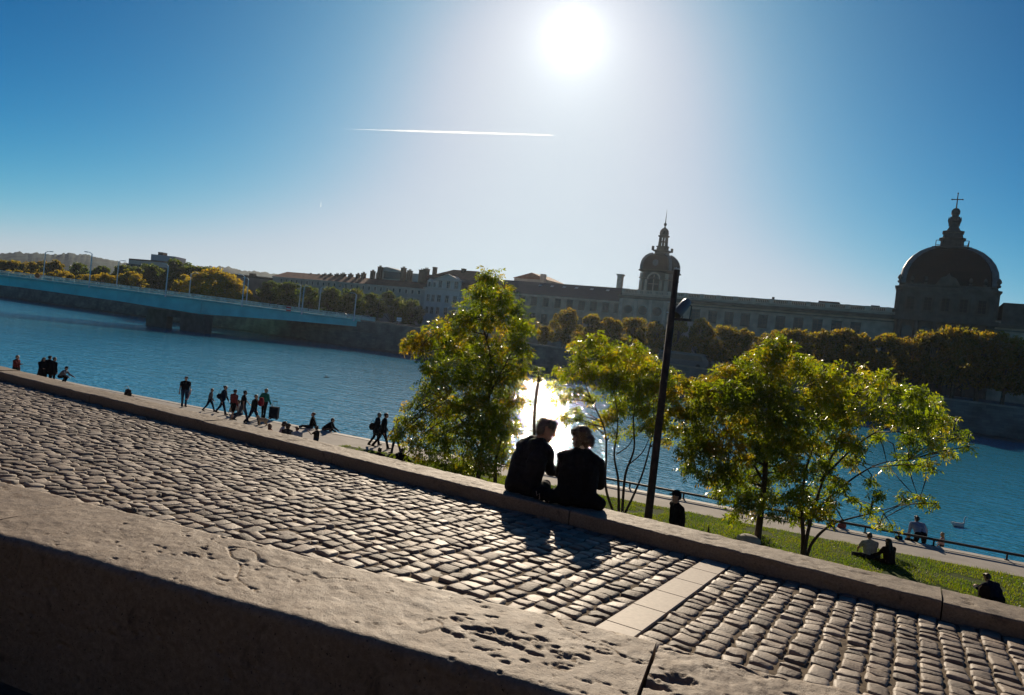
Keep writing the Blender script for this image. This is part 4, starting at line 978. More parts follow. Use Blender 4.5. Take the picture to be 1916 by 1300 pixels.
contrail((600, 387), (601, 375), 12000, [(0, 9), (1, 4)], 'tiny upright vapour trail low in the left sky')

# houses across the street behind the viewer; they close off the sky on that side
VO = (-10, -17, 7.6)
vh = thing('street_houses', 'long brown row of town houses across the street behind the parapet', 'building', VO)
w = MB(VO); w.box(-75, 55, -30, -17, 7.4, 19); w.build('wall', mat('brown_render', (.024, .018, .014), .9, .2, .2, .4), vh)
w = MB(VO); w.extr([(-75.5, -31, 19), (-75.5, -16.3, 19), (-75.5, -23.5, 22)], (131, 0, 0)); w.build('roof', M_TILE, vh)
windows(vh, VO, [(x, z) for x in np.arange(-72, 54, 3.6) for z in (9.5, 13.3)], 1.2, 2.2, -17, M_FRAME, mull=(1, 1))
for o in vh.children:
    if o.name.startswith('window'): o.rotation_euler = (0, 0, PI); o.location.y = .02

# air
w = MB(); w.box(-2200, 1500, -60, 1950, -3.6, 72)
M_AIR = bpy.data.materials.new('haze_air'); M_AIR.use_nodes = True
N, L = nodes_of(M_AIR); N.remove(N['Principled BSDF'])
v_ = N.new('ShaderNodeVolumePrincipled'); v_.inputs['Color'].default_value = (.80, .89, 1, 1); v_.inputs['Density'].default_value = .000065; v_.inputs['Anisotropy'].default_value = .75
L.new(v_.outputs[0], N['Material Output'].inputs['Volume'])
struct(w.build('haze', M_AIR), 'stuff')

# ================================================================== TREES ON THE LAWN
M_BARK2 = mat('smooth_bark', (.085, .060, .042), .85, .25, .35, 6, .5, 40)
LF_NEAR = leaf_mat('leaf_golden_green', (.028, .044, .003), (.100, .120, .006), (.19, .115, .010), 3.1, .36, .62, .55, .22)
LF_NEAR2 = leaf_mat('leaf_yellow_green', (.036, .055, .003), (.118, .135, .006), (.20, .13, .010), 3.2, .36, .64, .6, .22)
def leaf_cloud(rg, blobs, per_px, D, leaf=.15, droop=.35):
    """blobs: (world centre, radius). Twigs fan leaflets out of many small tips; most tips lie near the blob's skin"""
    T = []; 
    for c, r in blobs:
        n = max(6, int(per_px * r * r)); d = rg.normal(0, 1, (n, 3)); d /= np.linalg.norm(d, axis=1)[:, None]
        T.append(np.array(c[:])[None] + d * (r * rg.uniform(.08, 1.12, n) ** .55)[:, None] * np.array([1, 1, .92]))
    T = np.concatenate(T); nt = len(T); k = 8
    tone = np.clip(rg.normal(.45, .2, nt), 0, 1)
    ax = rg.normal(0, 1, (nt, 3)); ax[:, 2] = ax[:, 2] * .5 - droop; ax /= np.linalg.norm(ax, axis=1)[:, None]
    sd = np.cross(ax, rg.normal(0, 1, (nt, 3))); sd /= np.linalg.norm(sd, axis=1)[:, None]
    V = []; 
    for j in range(k):
        t = (j // 2) / (k / 2 - 1) if j < k - 1 else 1.0
        side = (-1 if j % 2 else 1) * (0 if j == k - 1 else 1)
        base = T + ax * (.20 * t)[..., None] if np.ndim(t) else T + ax * (.20 * t)
        dr = ax * .55 + sd * side * 1.0 + np.array([0, 0, -.18]) + rg.normal(0, .18, (nt, 3)); dr /= np.linalg.norm(dr, axis=1)[:, None]
        L_ = leaf * rg.uniform(.75, 1.2, nt)[:, None]
        wv = np.cross(dr, rg.normal(0, .45, (nt, 3)) + np.cross(ax, sd)); wv /= np.linalg.norm(wv, axis=1)[:, None] + 1e-9
        nrm = np.cross(dr, wv); W_ = L_ * .17
        q = np.stack([base, base + dr * L_ * .45 + wv * W_ + nrm * W_ * .35, base + dr * L_ + np.array([0, 0, -.02]), base + dr * L_ * .45 - wv * W_ + nrm * W_ * .35], 1)
        V.append(q)
    V = np.stack(V, 1).reshape(-1, 3)
    tn = np.repeat(np.clip(np.repeat(tone, k) + rg.normal(0, .08, nt * k), 0, 1), 4)
    q = np.arange(len(V)).reshape(-1, 4)
    return V, q, tn
def near_tree(label, base_px, D, blobs_px, stems_px, lm, seed, per=210, leaf=.15, depth=1.0, group='ornamental trees on the lawn', name='ornamental_tree', limbs=True, r0=.07):
    rg = np.random.default_rng(seed)
    b = ad(*base_px, D); g = Vector((b.x, b.y, QUAY)); t = thing(name, label, 'tree', g, 0, group)
    bl = []
    cx_ = sum(p[0] for p in blobs_px) / len(blobs_px); cy_ = sum(p[1] for p in blobs_px) / len(blobs_px)
    ext = max(abs(p[0] - cx_) + p[2] for p in blobs_px)
    for (x, y, r) in blobs_px:
        off = math.sqrt(max(.05, 1 - ((x - cx_) / ext) ** 2)) * ext / F * D * depth * .75
        bl.append((ad(x, y, D + rg.uniform(-1, 1) * off), r / F * D))
        if rg.uniform() < .75: bl.append((ad(x + rg.uniform(-6, 6), y + rg.uniform(-6, 6), D + rg.uniform(-1, 1) * off), r / F * D * rg.uniform(.55, .9)))
    tk = MB(g); ends = []
    for st in stems_px:
        pts = [ad(x, y, D + (st[3] if len(st) > 3 else 0) * 0) for x, y in st[0]]
        pts[0].z = min(pts[0].z, QUAY - .05) if pts[0].z < QUAY + 1.0 else pts[0].z
        dz = rg.uniform(-.5, .5, len(pts)); dz[0] = 0
        pts = [p + Vector((0, 1, 0)) * (dz[i] * (st[4] if len(st) > 4 else 1) * min(1, i / 2)) for i, p in enumerate(pts)]
        # resample as a smooth curve
        sm = []
        for i in range(len(pts) - 1):
            p0 = pts[max(i - 1, 0)]; p1 = pts[i]; p2 = pts[i + 1]; p3 = pts[min(i + 2, len(pts) - 1)]
            for k in range(6):
                u = k / 6; sm.append(.5 * ((2 * p1) + (-p0 + p2) * u + (2 * p0 - 5 * p1 + 4 * p2 - p3) * u * u + (-p0 + 3 * p1 - 3 * p2 + p3) * u ** 3))
        sm.append(pts[-1]); n = len(sm)
        tk.tube(sm, [st[1] + (st[2] - st[1]) * (i / (n - 1)) for i in range(n)], 8)
        ends += [(sm[i], st[1] + (st[2] - st[1]) * (i / (n - 1))) for i in range(int(n * .3), n)]
    if limbs:
        for c, r in bl:
            e, er = min(ends, key=lambda q: (q[0] - c).length * (1.6 if q[0].z > c.z else 1))
            mid = (e + c) / 2 + Vector((rg.normal(0, .1), rg.normal(0, .1), rg.uniform(-.05, .15)))
            tk.tube([e, mid, c], [min(er * .7, .035), .02, .008], 5)
            for q in range(4):
                dd = Vector(rg.normal(0, 1, 3)); dd.normalize(); tk.tube([c, c + dd * r * .5, c + dd * r * .95 + Vector((0, 0, -.04))], [.01, .007, .003], 4)
    tk.build('trunk', M_BARK2, t, smooth=True)
    V, q, tn = leaf_cloud(rg, bl, per, D, leaf)
    np_mesh('crown', V - np.array(g[:]), q, lm, t, tone=tn)
    return t
near_tree('tall upright leafy tree left of the seated couple', (893, 905), 27, [
    (914, 522, 24), (898, 550, 30), (935, 552, 30), (880, 585, 32), (925, 590, 38), (965, 572, 18), (970, 610, 32), (995, 612, 16), (862, 612, 34), (820, 622, 30), (785, 640, 30), (762, 645, 14), (845, 650, 42),
    (895, 655, 45), (945, 655, 38), (975, 645, 20), (815, 690, 34), (860, 705, 45), (910, 710, 48), (950, 700, 38), (975, 690, 20), (805, 735, 32), (775, 765, 26), (760, 790, 20), (835, 765, 42), (890, 765, 46), (938, 765, 36), (965, 750, 20),
    (745, 808, 14), (785, 800, 30), (825, 815, 40), (875, 820, 46), (920, 820, 36), (950, 800, 22), (785, 845, 26), (820, 862, 30), (865, 870, 34), (905, 862, 30), (940, 850, 20), (770, 830, 16), (985, 668, 13)],
    [([(893, 905), (897, 840), (903, 760), (908, 680), (912, 600), (914, 530)], .10, .02), ([(897, 840), (860, 780), (820, 720), (790, 650)], .045, .012), ([(903, 760), (940, 700), (975, 625)], .045, .012), ([(900, 800), (945, 770)], .04, .01)], LF_NEAR, 3, 225, .148)
near_tree('slender young tree half hidden behind the tall leafy tree', (929, 900), 28.5, [(935, 835, 26), (915, 800, 24), (955, 800, 20), (930, 770, 22), (945, 740, 18), (960, 870, 10), (870, 880, 14)],
    [([(929, 905), (930, 860), (935, 800), (940, 745)], .09, .02)], LF_NEAR2, 5, 380, .13)
near_tree('open multi-stemmed tree right of the seated couple', (1160, 965), 26.5, [
    (1095, 650, 28), (1120, 640, 22), (1135, 668, 32), (1085, 685, 24), (1060, 700, 16), (1110, 700, 30), (1160, 665, 28), (1190, 660, 28), (1180, 695, 34), (1212, 680, 28), (1232, 690, 18), (1150, 715, 32), (1195, 730, 32), (1225, 722, 26), (1248, 715, 16),
    (1075, 735, 18), (1050, 745, 12), (1040, 720, 12), (1105, 745, 16), (1165, 755, 26), (1200, 768, 26), (1232, 760, 22), (1140, 780, 20), (1215, 800, 20), (1240, 790, 16), (1080, 775, 16), (1055, 782, 12), (1045, 690, 10), (1110, 790, 13), (1250, 742, 22), (1256, 772, 19), (1225, 792, 20), (1262, 803, 16), (1252, 700, 18), (1180, 805, 17), (1150, 812, 13), (1245, 825, 14)],
    [([(1152, 968), (1138, 910), (1128, 850), (1126, 800), (1108, 730), (1092, 660)], .055, .012), ([(1158, 968), (1155, 900), (1152, 850), (1150, 790), (1135, 690)], .06, .012), ([(1164, 968), (1170, 890), (1180, 840), (1190, 770), (1200, 680)], .06, .012),
     ([(1164, 968), (1190, 920), (1205, 870), (1218, 800), (1222, 720)], .05, .012), ([(1153, 850), (1172, 836), (1180, 820)], .025, .012), ([(1175, 870), (1200, 845), (1228, 800)], .028, .01)], LF_NEAR2, 8, 255, .14)
near_tree('straight trunked tree right of the lamp post with a dense crown', (1412, 1040), 25, [
    (1455, 655, 30), (1430, 680, 34), (1395, 695, 36), (1360, 700, 28), (1475, 690, 34), (1335, 722, 34), (1305, 728, 30), (1280, 715, 18), (1262, 735, 12), (1410, 735, 42), (1370, 745, 40), (1450, 740, 42), (1315, 765, 34), (1285, 770, 24), (1350, 795, 38), (1400, 790, 44), (1450, 790, 42),
    (1300, 805, 32), (1285, 845, 24), (1325, 840, 34), (1370, 845, 40), (1425, 840, 42), (1465, 835, 34), (1290, 875, 18), (1335, 885, 30), (1380, 890, 36), (1430, 890, 36), (1470, 880, 26), (1350, 920, 22), (1395, 935, 28), (1440, 930, 24), (1375, 962, 14), (1410, 965, 16), (1448, 962, 14)],
    [([(1412, 1045), (1420, 980), (1428, 900), (1434, 820), (1438, 740), (1450, 670)], .14, .025), ([(1428, 900), (1390, 830), (1340, 760), (1300, 735)], .05, .012), ([(1430, 870), (1380, 850), (1310, 830)], .05, .012), ([(1434, 820), (1410, 760), (1380, 710)], .045, .012)], LF_NEAR, 11, 275, .148)
near_tree('wide multi-stemmed tree reaching out to the right over the lawn', (1503, 1055), 24, [
    (1505, 690, 32), (1540, 705, 34), (1575, 700, 24), (1610, 705, 26), (1520, 745, 36), (1560, 745, 36), (1600, 735, 32), (1640, 725, 26), (1660, 705, 16), (1680, 735, 26), (1720, 745, 24), (1745, 760, 20), (1500, 785, 32), (1545, 790, 34), (1590, 780, 32), (1635, 770, 30), (1680, 775, 30), (1720, 785, 28), (1760, 790, 26), (1795, 815, 16), (1815, 835, 9),
    (1500, 830, 32), (1545, 835, 26), (1585, 820, 22), (1640, 812, 20), (1700, 820, 24), (1745, 828, 22), (1775, 845, 14), (1500, 880, 30), (1545, 875, 26), (1590, 860, 22), (1610, 835, 18), (1700, 862, 22), (1735, 870, 16), (1665, 875, 12), (1490, 925, 28), (1530, 920, 28), (1570, 905, 20), (1500, 965, 24), (1540, 955, 22), (1475, 960, 16), (1560, 940, 12),
    (1630, 900, 10), (1640, 925, 14), (1625, 955, 16), (1645, 975, 14), (1690, 930, 14), (1725, 935, 16), (1750, 942, 9), (1600, 935, 10), (1670, 985, 10)],
    [([(1500, 1058), (1503, 1010), (1500, 950), (1510, 880), (1530, 800), (1520, 720)], .085, .014), ([(1503, 1055), (1510, 1010), (1520, 960), (1545, 880), (1580, 800), (1610, 720)], .075, .012), ([(1506, 1055), (1520, 1015), (1550, 985), (1585, 970), (1640, 955), (1720, 940)], .06, .008),
     ([(1520, 960), (1570, 915), (1610, 885), (1650, 868), (1700, 862)], .045, .01), ([(1535, 900), (1600, 835), (1660, 800), (1740, 790)], .045, .01), ([(1560, 850), (1590, 810), (1610, 800)], .03, .01)], LF_NEAR2, 17, 245, .145)
# stake-like thin trunk against the glare and pale boulder by the trunk
near_tree('bare thin young tree trunk dark against the glare on the water', (1003, 800), 29.2, [(1012, 706, 9), (1003, 690, 6)], [([(999, 945), (1001, 850), (1004, 780), (1009, 715)], .075, .045)], LF_NEAR, 23, 260, .13, group='ornamental trees on the lawn', name='young_tree')
P = az(1400, 1016, QUAY); w = MB(); w.lathe_free((0, 0, .10), .42, 18, 10, (1, .8, .5)); bo_ = w.build('boulder', mat('boulder_stone', (.42, .40, .36), .8, .2, .2, 5), None, smooth=True)
bo_.location = P; tag(bo_, 'pale rounded boulder in the grass at the foot of the straight trunk', 'boulder')
P = az(1325, 997, QUAY); w = MB(); w.lathe([(.035, 0), (.04, .02), (.04, .17), (.015, .23), (.015, .29), (.018, .3)], (0, 0, 0), 12); bt = w.build('bottle', mat('dark_bottle', (.02, .02, .02), .2, .6), None, smooth=True)
bt.location = P; tag(bt, 'small dark bottle standing alone in the grass right of the person in the cap', 'bottle')

# ------------------------------------------------------------------ rusty lamp post with its spotlight
D = 24.2; pb = ad(1212, 975, D); pt = ad(1261, 505, D); PB = Vector((pb.x, pb.y, QUAY)); H = pt.z - QUAY
lp = thing('lamp_post', 'tall rusty brown pole with one spotlight, right of the seated couple', 'lamp post', PB)
M_RUST = mat('rusty_steel', (.060, .034, .022), .72, .35, .45, 5, .4, 50)
split = ad(1252, 605, D).z - QUAY
w = MB(); w.tube([(0, 0, -.1), (0, 0, .02), (0, 0, split)], [.14, .135, .118], 20); w.tube([(0, 0, split), (0, 0, split + .01), (0, 0, H - .03), (0, 0, H)], [.128, .112, .098, .09], 20); w.build('pole', M_RUST, lp, smooth=True)
w = MB(); w.tube([(0, 0, H), (0, 0, H + .03)], [.095, .095], 16)
for k in range(4): a = k * PI / 2; w.tube([(.07 * math.cos(a), .07 * math.sin(a), H + .03), (.07 * math.cos(a), .07 * math.sin(a), H + .07)], [.012, .012], 6)
w.build('top_cap', M_LAMP, lp)
def onplane(px, py): q = ad(px, py, D) - PB; return q
ar0, ar1 = onplane(1259, 597), onplane(1291, 599)
w = MB(); w.bar(Vector((.08, .02, ar0.z)), Vector((ar1.x + .02, ar1.y, ar1.z)), .09, .09); w.build('bracket', M_RUST, lp)
s0, s1 = onplane(1270, 588), onplane(1285, 564); dv = (s1 - s0).normalized() + Vector((.0, .5, 0)); dv.normalize()
c = (s0 + s1) / 2 + Vector((0, -.05, 0))
w = MB(); w.tube([c - dv * .36, c - dv * .34, c - dv * .05, c + dv * .2, c + dv * .34, c + dv * .38], [.165, .175, .17, .165, .13, .06], 24)
sp_ = w.build('spotlight', mat('spot_grey', (.10, .115, .13), .28, .6, .1, 3), lp, smooth=True)
w = MB(); w.tube([c - dv * .37, c - dv * .30], [.15, .15], 24); w.build('lens', mat('spot_lens', (.02, .015, .012), .3, .6), sp_)
w = MB(); w.bar(Vector((ar1.x - .02, ar1.y, ar1.z)), Vector((ar1.x - .0, ar1.y + .02, c.z + .12)), .035, .03); w.bar(Vector((ar1.x, ar1.y + .02, c.z + .12)), c + Vector((.08, 0, .05)), .03, .03)
w.tube([c - dv * .25 + Vector((.1, -.1, -.08)), Vector((ar1.x - .25, ar1.y, ar1.z + .12)), Vector((ar1.x - .3, ar1.y, ar1.z))], [.012] * 3, 6); w.build('spot_bracket', MATS['dark_iron'], lp)
for zz in (onplane(1247, 565).z, onplane(1244, 584).z):
    w = MB(); w.tube([(-.1, -.04, zz), (-.17, -.06, zz)], [.016, .02], 8); w.build('bolt', M_LAMP, lp)

# ================================================================== PEOPLE
def union_mesh(prims, voxel, smooth_it=4, jitter=0.0, seed=0):
    """prims: list of (a, b, ra, rb, squash or None, tag). Overlapping tapered capsules fused to one skin by voxel remesh"""
    vs = []; fs = []
    n = 12
    for a, b, ra, rb, sq, tg in prims:
        a = Vector(a); b = Vector(b); d = b - a; ln = d.length
        d = d / ln if ln > 1e-6 else Vector((0, 0, 1))
        u = d.cross(Vector((0, 1, 0)) if abs(d.y) < .9 else Vector((1, 0, 0))).normalized(); v = d.cross(u)
        rings = [(a - d * ra * math.sin(t), ra * math.cos(t)) for t in (R(75), R(45), R(15))] + [(b + d * rb * math.sin(t), rb * math.cos(t)) for t in (R(15), R(45), R(75))]
        k = len(vs); S = Vector(sq) if sq else None; c = (a + b) / 2
        for p, r in rings:
            for j in range(n):
                t = 2 * PI * j / n; q = p + (u * math.cos(t) + v * math.sin(t)) * r
                if S: q = c + Vector(((q.x - c.x) * S.x, (q.y - c.y) * S.y, (q.z - c.z) * S.z))
                vs.append(q)
        m = len(rings)
        fs += [(k + i * n + j, k + i * n + (j + 1) % n, k + (i + 1) * n + (j + 1) % n, k + (i + 1) * n + j) for i in range(m - 1) for j in range(n)]
        fs += [tuple(k + j for j in range(n - 1, -1, -1)), tuple(k + (m - 1) * n + j for j in range(n))]
    me = bpy.data.meshes.new('tmp'); me.from_pydata([tuple(v) for v in vs], [], fs); me.update()
    bm = bmesh.new(); bm.from_mesh(me); bmesh.ops.recalc_face_normals(bm, faces=bm.faces); bm.to_mesh(me); bm.free()
    o = bpy.data.objects.new('tmp', me); COL.objects.link(o)
    md = o.modifiers.new('r', 'REMESH'); md.mode = 'VOXEL'; md.voxel_size = voxel; md.use_smooth_shade = True
    ms = o.modifiers.new('s', 'SMOOTH'); ms.factor = .5; ms.iterations = smooth_it
    dg = bpy.context.evaluated_depsgraph_get(); ev = o.evaluated_get(dg)
    out = bpy.data.meshes.new_from_object(ev); bpy.data.objects.remove(o); bpy.data.meshes.remove(me)
    return out
def paint(me, prims, order):
    nf = len(me.polygons); c = np.zeros(nf * 3); me.polygons.foreach_get('center', c); c = c.reshape(-1, 3)
    best = np.full(nf, 1e9); idx = np.zeros(nf, dtype=np.int32)
    for a, b, ra, rb, sq, tg in prims:
        a = np.array(a[:]); b = np.array(b[:]); d = b - a; L2 = d.dot(d) + 1e-9
        t = np.clip((c - a) @ d / L2, 0, 1); dist = np.linalg.norm(c - (a + t[:, None] * d), axis=1) - (ra + (rb - ra) * t)
        w = dist < best; best[w] = dist[w]; idx[w] = order.index(tg)
    me.polygons.foreach_set('material_index', idx); me.polygons.foreach_set('use_smooth', np.ones(nf, dtype=bool)); me.update()

M_SKIN = mat('skin', (.42, .25, .17), .6, .35, .1, 9)
HAIRS = {'dark': mat('hair_dark', (.022, .016, .012), .55, .4, .3, 40), 'brown': mat('hair_brown', (.07, .04, .022), .55, .4, .3, 40), 'auburn': mat('hair_auburn', (.15, .055, .025), .55, .4, .3, 40),
         'blond': mat('hair_blond', (.36, .23, .10), .5, .4, .3, 40), 'grey': mat('hair_grey', (.10, .09, .08), .55, .4, .3, 40), 'cap': mat('dark_cap', (.012, .012, .014), .9, .1, .2, 30), 'capred': mat('red_cap', (.3, .03, .025), .9, .1, .2, 30)}
def dirv(f, side, a):
    """limb direction: f degrees forward from hanging, a degrees out to the side"""
    return Vector((side * math.sin(R(a)), math.sin(R(f)) * math.cos(R(a)), -math.cos(R(f)) * math.cos(R(a))))
def hand_prims(w, d, side, curl, s, tg='skin'):
    """palm, four fingers of unequal length and a thumb leaving the palm's side"""
    d = d.normalized(); u = d.cross(Vector((0, 1, .2))); u = u.normalized() if u.length > .1 else Vector((1, 0, 0)); nrm = u.cross(d).normalized()
    P = [(w, w + d * .085 * s, .024 * s, .030 * s, None, tg), (w + d * .05 * s + u * .018 * s, w + d * .085 * s + u * .02 * s, .018 * s, .018 * s, None, tg), (w + d * .05 * s - u * .018 * s, w + d * .085 * s - u * .02 * s, .018 * s, .018 * s, None, tg)]
    for i, (o, L_) in enumerate(((-.032, .062), (-.011, .076), (.011, .080), (.032, .070))):
        b = w + d * .088 * s + u * o * s; m = b + (d * .9 + nrm * curl * .5).normalized() * L_ * .5 * s; e = m + (d * .7 + nrm * curl).normalized() * L_ * .5 * s
        P += [(b, m, .0105 * s, .0095 * s, None, tg), (m, e, .0095 * s, .008 * s, None, tg)]
    b = w + d * .03 * s + u * .028 * s * side; m = b + (d * .6 + u * side * .8).normalized() * .035 * s
    P += [(b, m, .013 * s, .011 * s, None, tg), (m, m + (d * .9 + u * side * .25 + nrm * .3).normalized() * .03 * s, .011 * s, .009 * s, None, tg)]
    return P
def person(label, loc, rotz, pose, top, bottom, hair='dark', hairstyle='short', height=1.74, sleeves='long', legs='long', shoes=(.02, .02, .02), coat=0, wide=1.0, group=None, seat=None, voxel=.013, collar=False, hood=False, cap=None, bulk=1.30, hsc=1.0, strands=0):
    """pose keys: lean, twist, side, hl/hr (hip flex), kl/kr (knee bend), al/ar (leg out), sl/sr (shoulder flex), bl/br (arm out), el/er (elbow), il/ir (forearm inward), hy (head yaw), hp (head pitch)"""
    g = lambda k, d=0: pose.get(k, d)
    s = height / 1.74; hs = hsc * (s if height > 1.4 else s * (1.0 + (1.4 - height) * .35))     # children have larger heads
    pel = Vector((0, 0, 0)); Rt = Matrix.Rotation(R(g('twist')), 3, 'Z') @ Matrix.Rotation(R(g('side')), 3, 'Y') @ Matrix.Rotation(R(-g('lean')), 3, 'X')
    tv = lambda x, y, z: pel + Rt @ (Vector((x, y, z)) * s)
    # upper back rounds forward a little
    Rb = Rt @ Matrix.Rotation(R(-g('hunch', 4)), 3, 'X')
    mid = tv(0, 0, .24); tb = lambda x, y, z: mid + Rb @ (Vector((x, y, z)) * s)
    neck = tb(0, .0, .27); Rh = Rb @ Matrix.Rotation(R(g('hunch', 4) * 1 + g('lean') * .6), 3, 'X') @ Matrix.Rotation(R(g('hy')), 3, 'Z') @ Matrix.Rotation(R(-g('hp')), 3, 'X')
    head = neck + Rh @ Vector((0, .025, .155)) * hs
    P = []; T = 'top'; B = 'bottom'; wd = wide * (1.12 if bulk > 1.2 else 1)
    P += [(tv(-.075 * wd, 0, 0), tv(.075 * wd, 0, 0), .108 * s, .108 * s, None, B), (tv(-.065 * wd, 0, .02), tb(-.085 * wd, 0, .10), .105 * s, .105 * s, None, T), (tv(.065 * wd, 0, .02), tb(.085 * wd, 0, .10), .105 * s, .105 * s, None, T),
          (tb(-.085 * wd, 0, .0), tb(-.105 * wd, -.01, .19), .105 * s, .080 * s, None, T), (tb(.085 * wd, 0, .0), tb(.105 * wd, -.01, .19), .105 * s, .080 * s, None, T), (tb(0, 0, .02), tb(0, -.005, .2), .11 * s, .09 * s, None, T),
          (tb(-.155 * wd, -.01, .20), tb(-.03, -.015, .255), .062 * s, .055 * s, None, T), (tb(.155 * wd, -.01, .20), tb(.03, -.015, .255), .062 * s, .055 * s, None, T)]
    P += [(neck - Rb @ Vector((0, .01, .04)) * s, head - Rh @ Vector((0, .02, .06)) * hs, .056 * hs, .052 * hs, None, 'skin')]
    hd = lambda x, y, z: head + Rh @ Vector((x, y, z)) * hs
    P += [(hd(0, -.018, .03), hd(0, .012, .03), .082 * hs, .078 * hs, None, 'skin'), (hd(0, .0, .07), hd(0, .0, -.02), .066 * hs, .070 * hs, None, 'skin'), (hd(0, .035, -.02), hd(0, .058, -.082), .052 * hs, .034 * hs, None, 'skin'),
          (hd(0, .088, .012), hd(0, .108, -.018), .011 * hs, .016 * hs, None, 'skin'), (hd(-.03, .078, -.058), hd(.03, .078, -.058), .013 * hs, .013 * hs, None, 'skin'), (hd(-.035, .078, .034), hd(.035, .078, .034), .016 * hs, .016 * hs, None, 'skin'),
          (hd(-.08, -.005, .015), hd(-.078, .0, -.02), .016 * hs, .011 * hs, None, 'skin'), (hd(.08, -.005, .015), hd(.078, .0, -.02), .016 * hs, .011 * hs, None, 'skin')]
    if collar: P += [(tb(-.05, -.02, .25), tb(.05, -.02, .25), .07 * s, .07 * s, None, T), (tb(-.045, .03, .24), tb(.045, .03, .24), .055 * s, .055 * s, None, T)]
    if hood: P += [(tb(-.05, -.08, .22), tb(.05, -.08, .22), .07 * s, .07 * s, None, T)]
    low = []; info = {}
    for sd, q in ((-1, 'l'), (1, 'r')):
        hip = pel + Rt @ (Vector((sd * .092 * wd, 0, -.02)) * s)
        f, k, a = g('h' + q), g('k' + q), g('a' + q, 3)
        d1 = dirv(f, sd, a); kn = hip + d1 * .425 * s; d2 = dirv(f - k, sd, a * .4 - g('x' + q)); an = kn + d2 * .415 * s
        lt = 'skin' if legs == 'short' else B
        P += [(hip, hip + d1 * .2 * s, .088 * s, .075 * s, None, B), (hip + d1 * .18 * s, kn, .074 * s, .054 * s, None, B if legs in ('long', 'knee') else B), (kn, kn + d2 * .15 * s, .054 * s, .052 * s, None, lt if legs != 'knee' else 'skin'), (kn + d2 * .14 * s, an, .051 * s, .034 * s, None, lt if legs != 'knee' else 'skin')]
        if legs == 'long': P += [(an - d2 * .12 * s, an - d2 * .0 * s, .05 * s, .052 * s, None, B)]
        ft = g('f' + q, None); fa = (f - k) if ft is None else ft
        fd = Vector((sd * .15, math.cos(R(fa * .35 if ft is None else fa)), math.sin(R(fa * .35 if ft is None else fa)))).normalized()
        hl = an + Vector((0, 0, -.045)) * s - fd * .04 * s
        P += [(hl, hl + fd * .12 * s, .036 * s, .036 * s, None, 'shoes'), (hl + fd * .11 * s, hl + fd * .20 * s - Vector((0, 0, .006)) * s, .036 * s, .026 * s, None, 'shoes'), (an, hl, .036 * s, .036 * s, None, 'shoes')]
        low += [hl.z - .036 * s, (hl + fd * .2 * s).z - .03 * s]
        if coat: P += [(tv(sd * .07 * wd, 0, .0), hip + d1 * coat * s + Vector((0, -.0, 0)), .115 * s, .125 * s, None, T), (tv(0, -.02, .02), (hip + d1 * coat * s) * .5 + Vector((0, -.02, pel.z + -.5 * coat * s * max(0, math.cos(R(f))))), .11 * s, .12 * s, None, T)]
        sh = tb(sd * .185 * wd, -.01, .195); f, k, a = g('s' + q), g('e' + q, 12), g('b' + q, 8)
        Ra = Rb if g('armbody', 0) else Matrix.Rotation(R(g('twist')), 3, 'Z')
        e1 = Ra @ dirv(f, sd, a); el = sh + e1 * .285 * s
        e2 = Ra @ dirv(f + k, sd, a * .5 - g('i' + q)); wr = el + e2 * .25 * s
        st = T if sleeves == 'long' else 'skin'
        P += [(sh, sh + e1 * .14 * s, .060 * s * (1.08 if sleeves == 'long' else 1), .052 * s * (1.08 if sleeves == 'long' else 1), None, T), (sh + e1 * .13 * s, el, (.05 if sleeves == 'long' else .044) * s, (.046 if sleeves == 'long' else .038) * s, None, st), (el, wr, (.046 if sleeves == 'long' else .038) * s, (.036 if sleeves == 'long' else .026) * s, None, st)]
        P += hand_prims(wr + e2 * .005, e2, -sd, g('curl', .5), s)
        info['hand_' + q] = wr + e2 * .08 * s; info['foot_' + q] = hl
    P = [(a, b, ra * bulk, rb * bulk, sq, tg) if tg in ('top', 'bottom') else (a, b, ra, rb, sq, tg) for a, b, ra, rb, sq, tg in P]
    drop = min(low) if seat is None else -.108 * s
    off = Vector((0, 0, -drop)); P = [(a + off, b + off, ra, rb, sq, tg) for a, b, ra, rb, sq, tg in P]
    order = ['skin', 'top', 'bottom', 'shoes']
    me = union_mesh(P, voxel * (s if s < 1 else 1)); paint(me, P, order); me.name = 'body'
    nm = 'person'
    t = thing(nm, label, 'person', loc, rotz, group)
    mts = [M_SKIN, cloth('%d_%d_%d' % tuple(int(c * 999) for c in top), top), cloth('%d_%d_%d' % tuple(int(c * 999) for c in bottom), bottom), cloth('shoe_%d' % int(shoes[0] * 999), shoes)]
    link_mesh('body', me, mts, t)
    # hair
    if hair:
        m = MB(); hc = head + off; hq = lambda x, y, z: hc + Rh @ (Vector((x, y, z)) * hs)
        HP = [(hq(0, -.032, .045), hq(0, .0, .058), .088 * hs, .078 * hs, None, 'h'), (hq(-.03, -.05, .0), hq(.03, -.05, .0), .062 * hs, .062 * hs, None, 'h'), (hq(-.045, .03, .085), hq(.045, .03, .085), .042 * hs, .042 * hs, None, 'h')]
        if hairstyle == 'long': HP += [(hq(-.05, -.05, .0), tb(-.07, -.075, .08) + off, .06 * hs, .055 * hs, None, 'h'), (hq(.05, -.05, .0), tb(.07, -.075, .08) + off, .06 * hs, .055 * hs, None, 'h'), (hq(-.07, .0, .0), hq(-.078, .02, -.14), .03 * hs, .024 * hs, None, 'h'), (hq(.07, .0, .0), hq(.078, .02, -.14), .03 * hs, .024 * hs, None, 'h')]
        if hairstyle == 'bun': HP += [(hq(0, -.1, .055), hq(0, -.13, .06), .04 * hs, .038 * hs, None, 'h')]
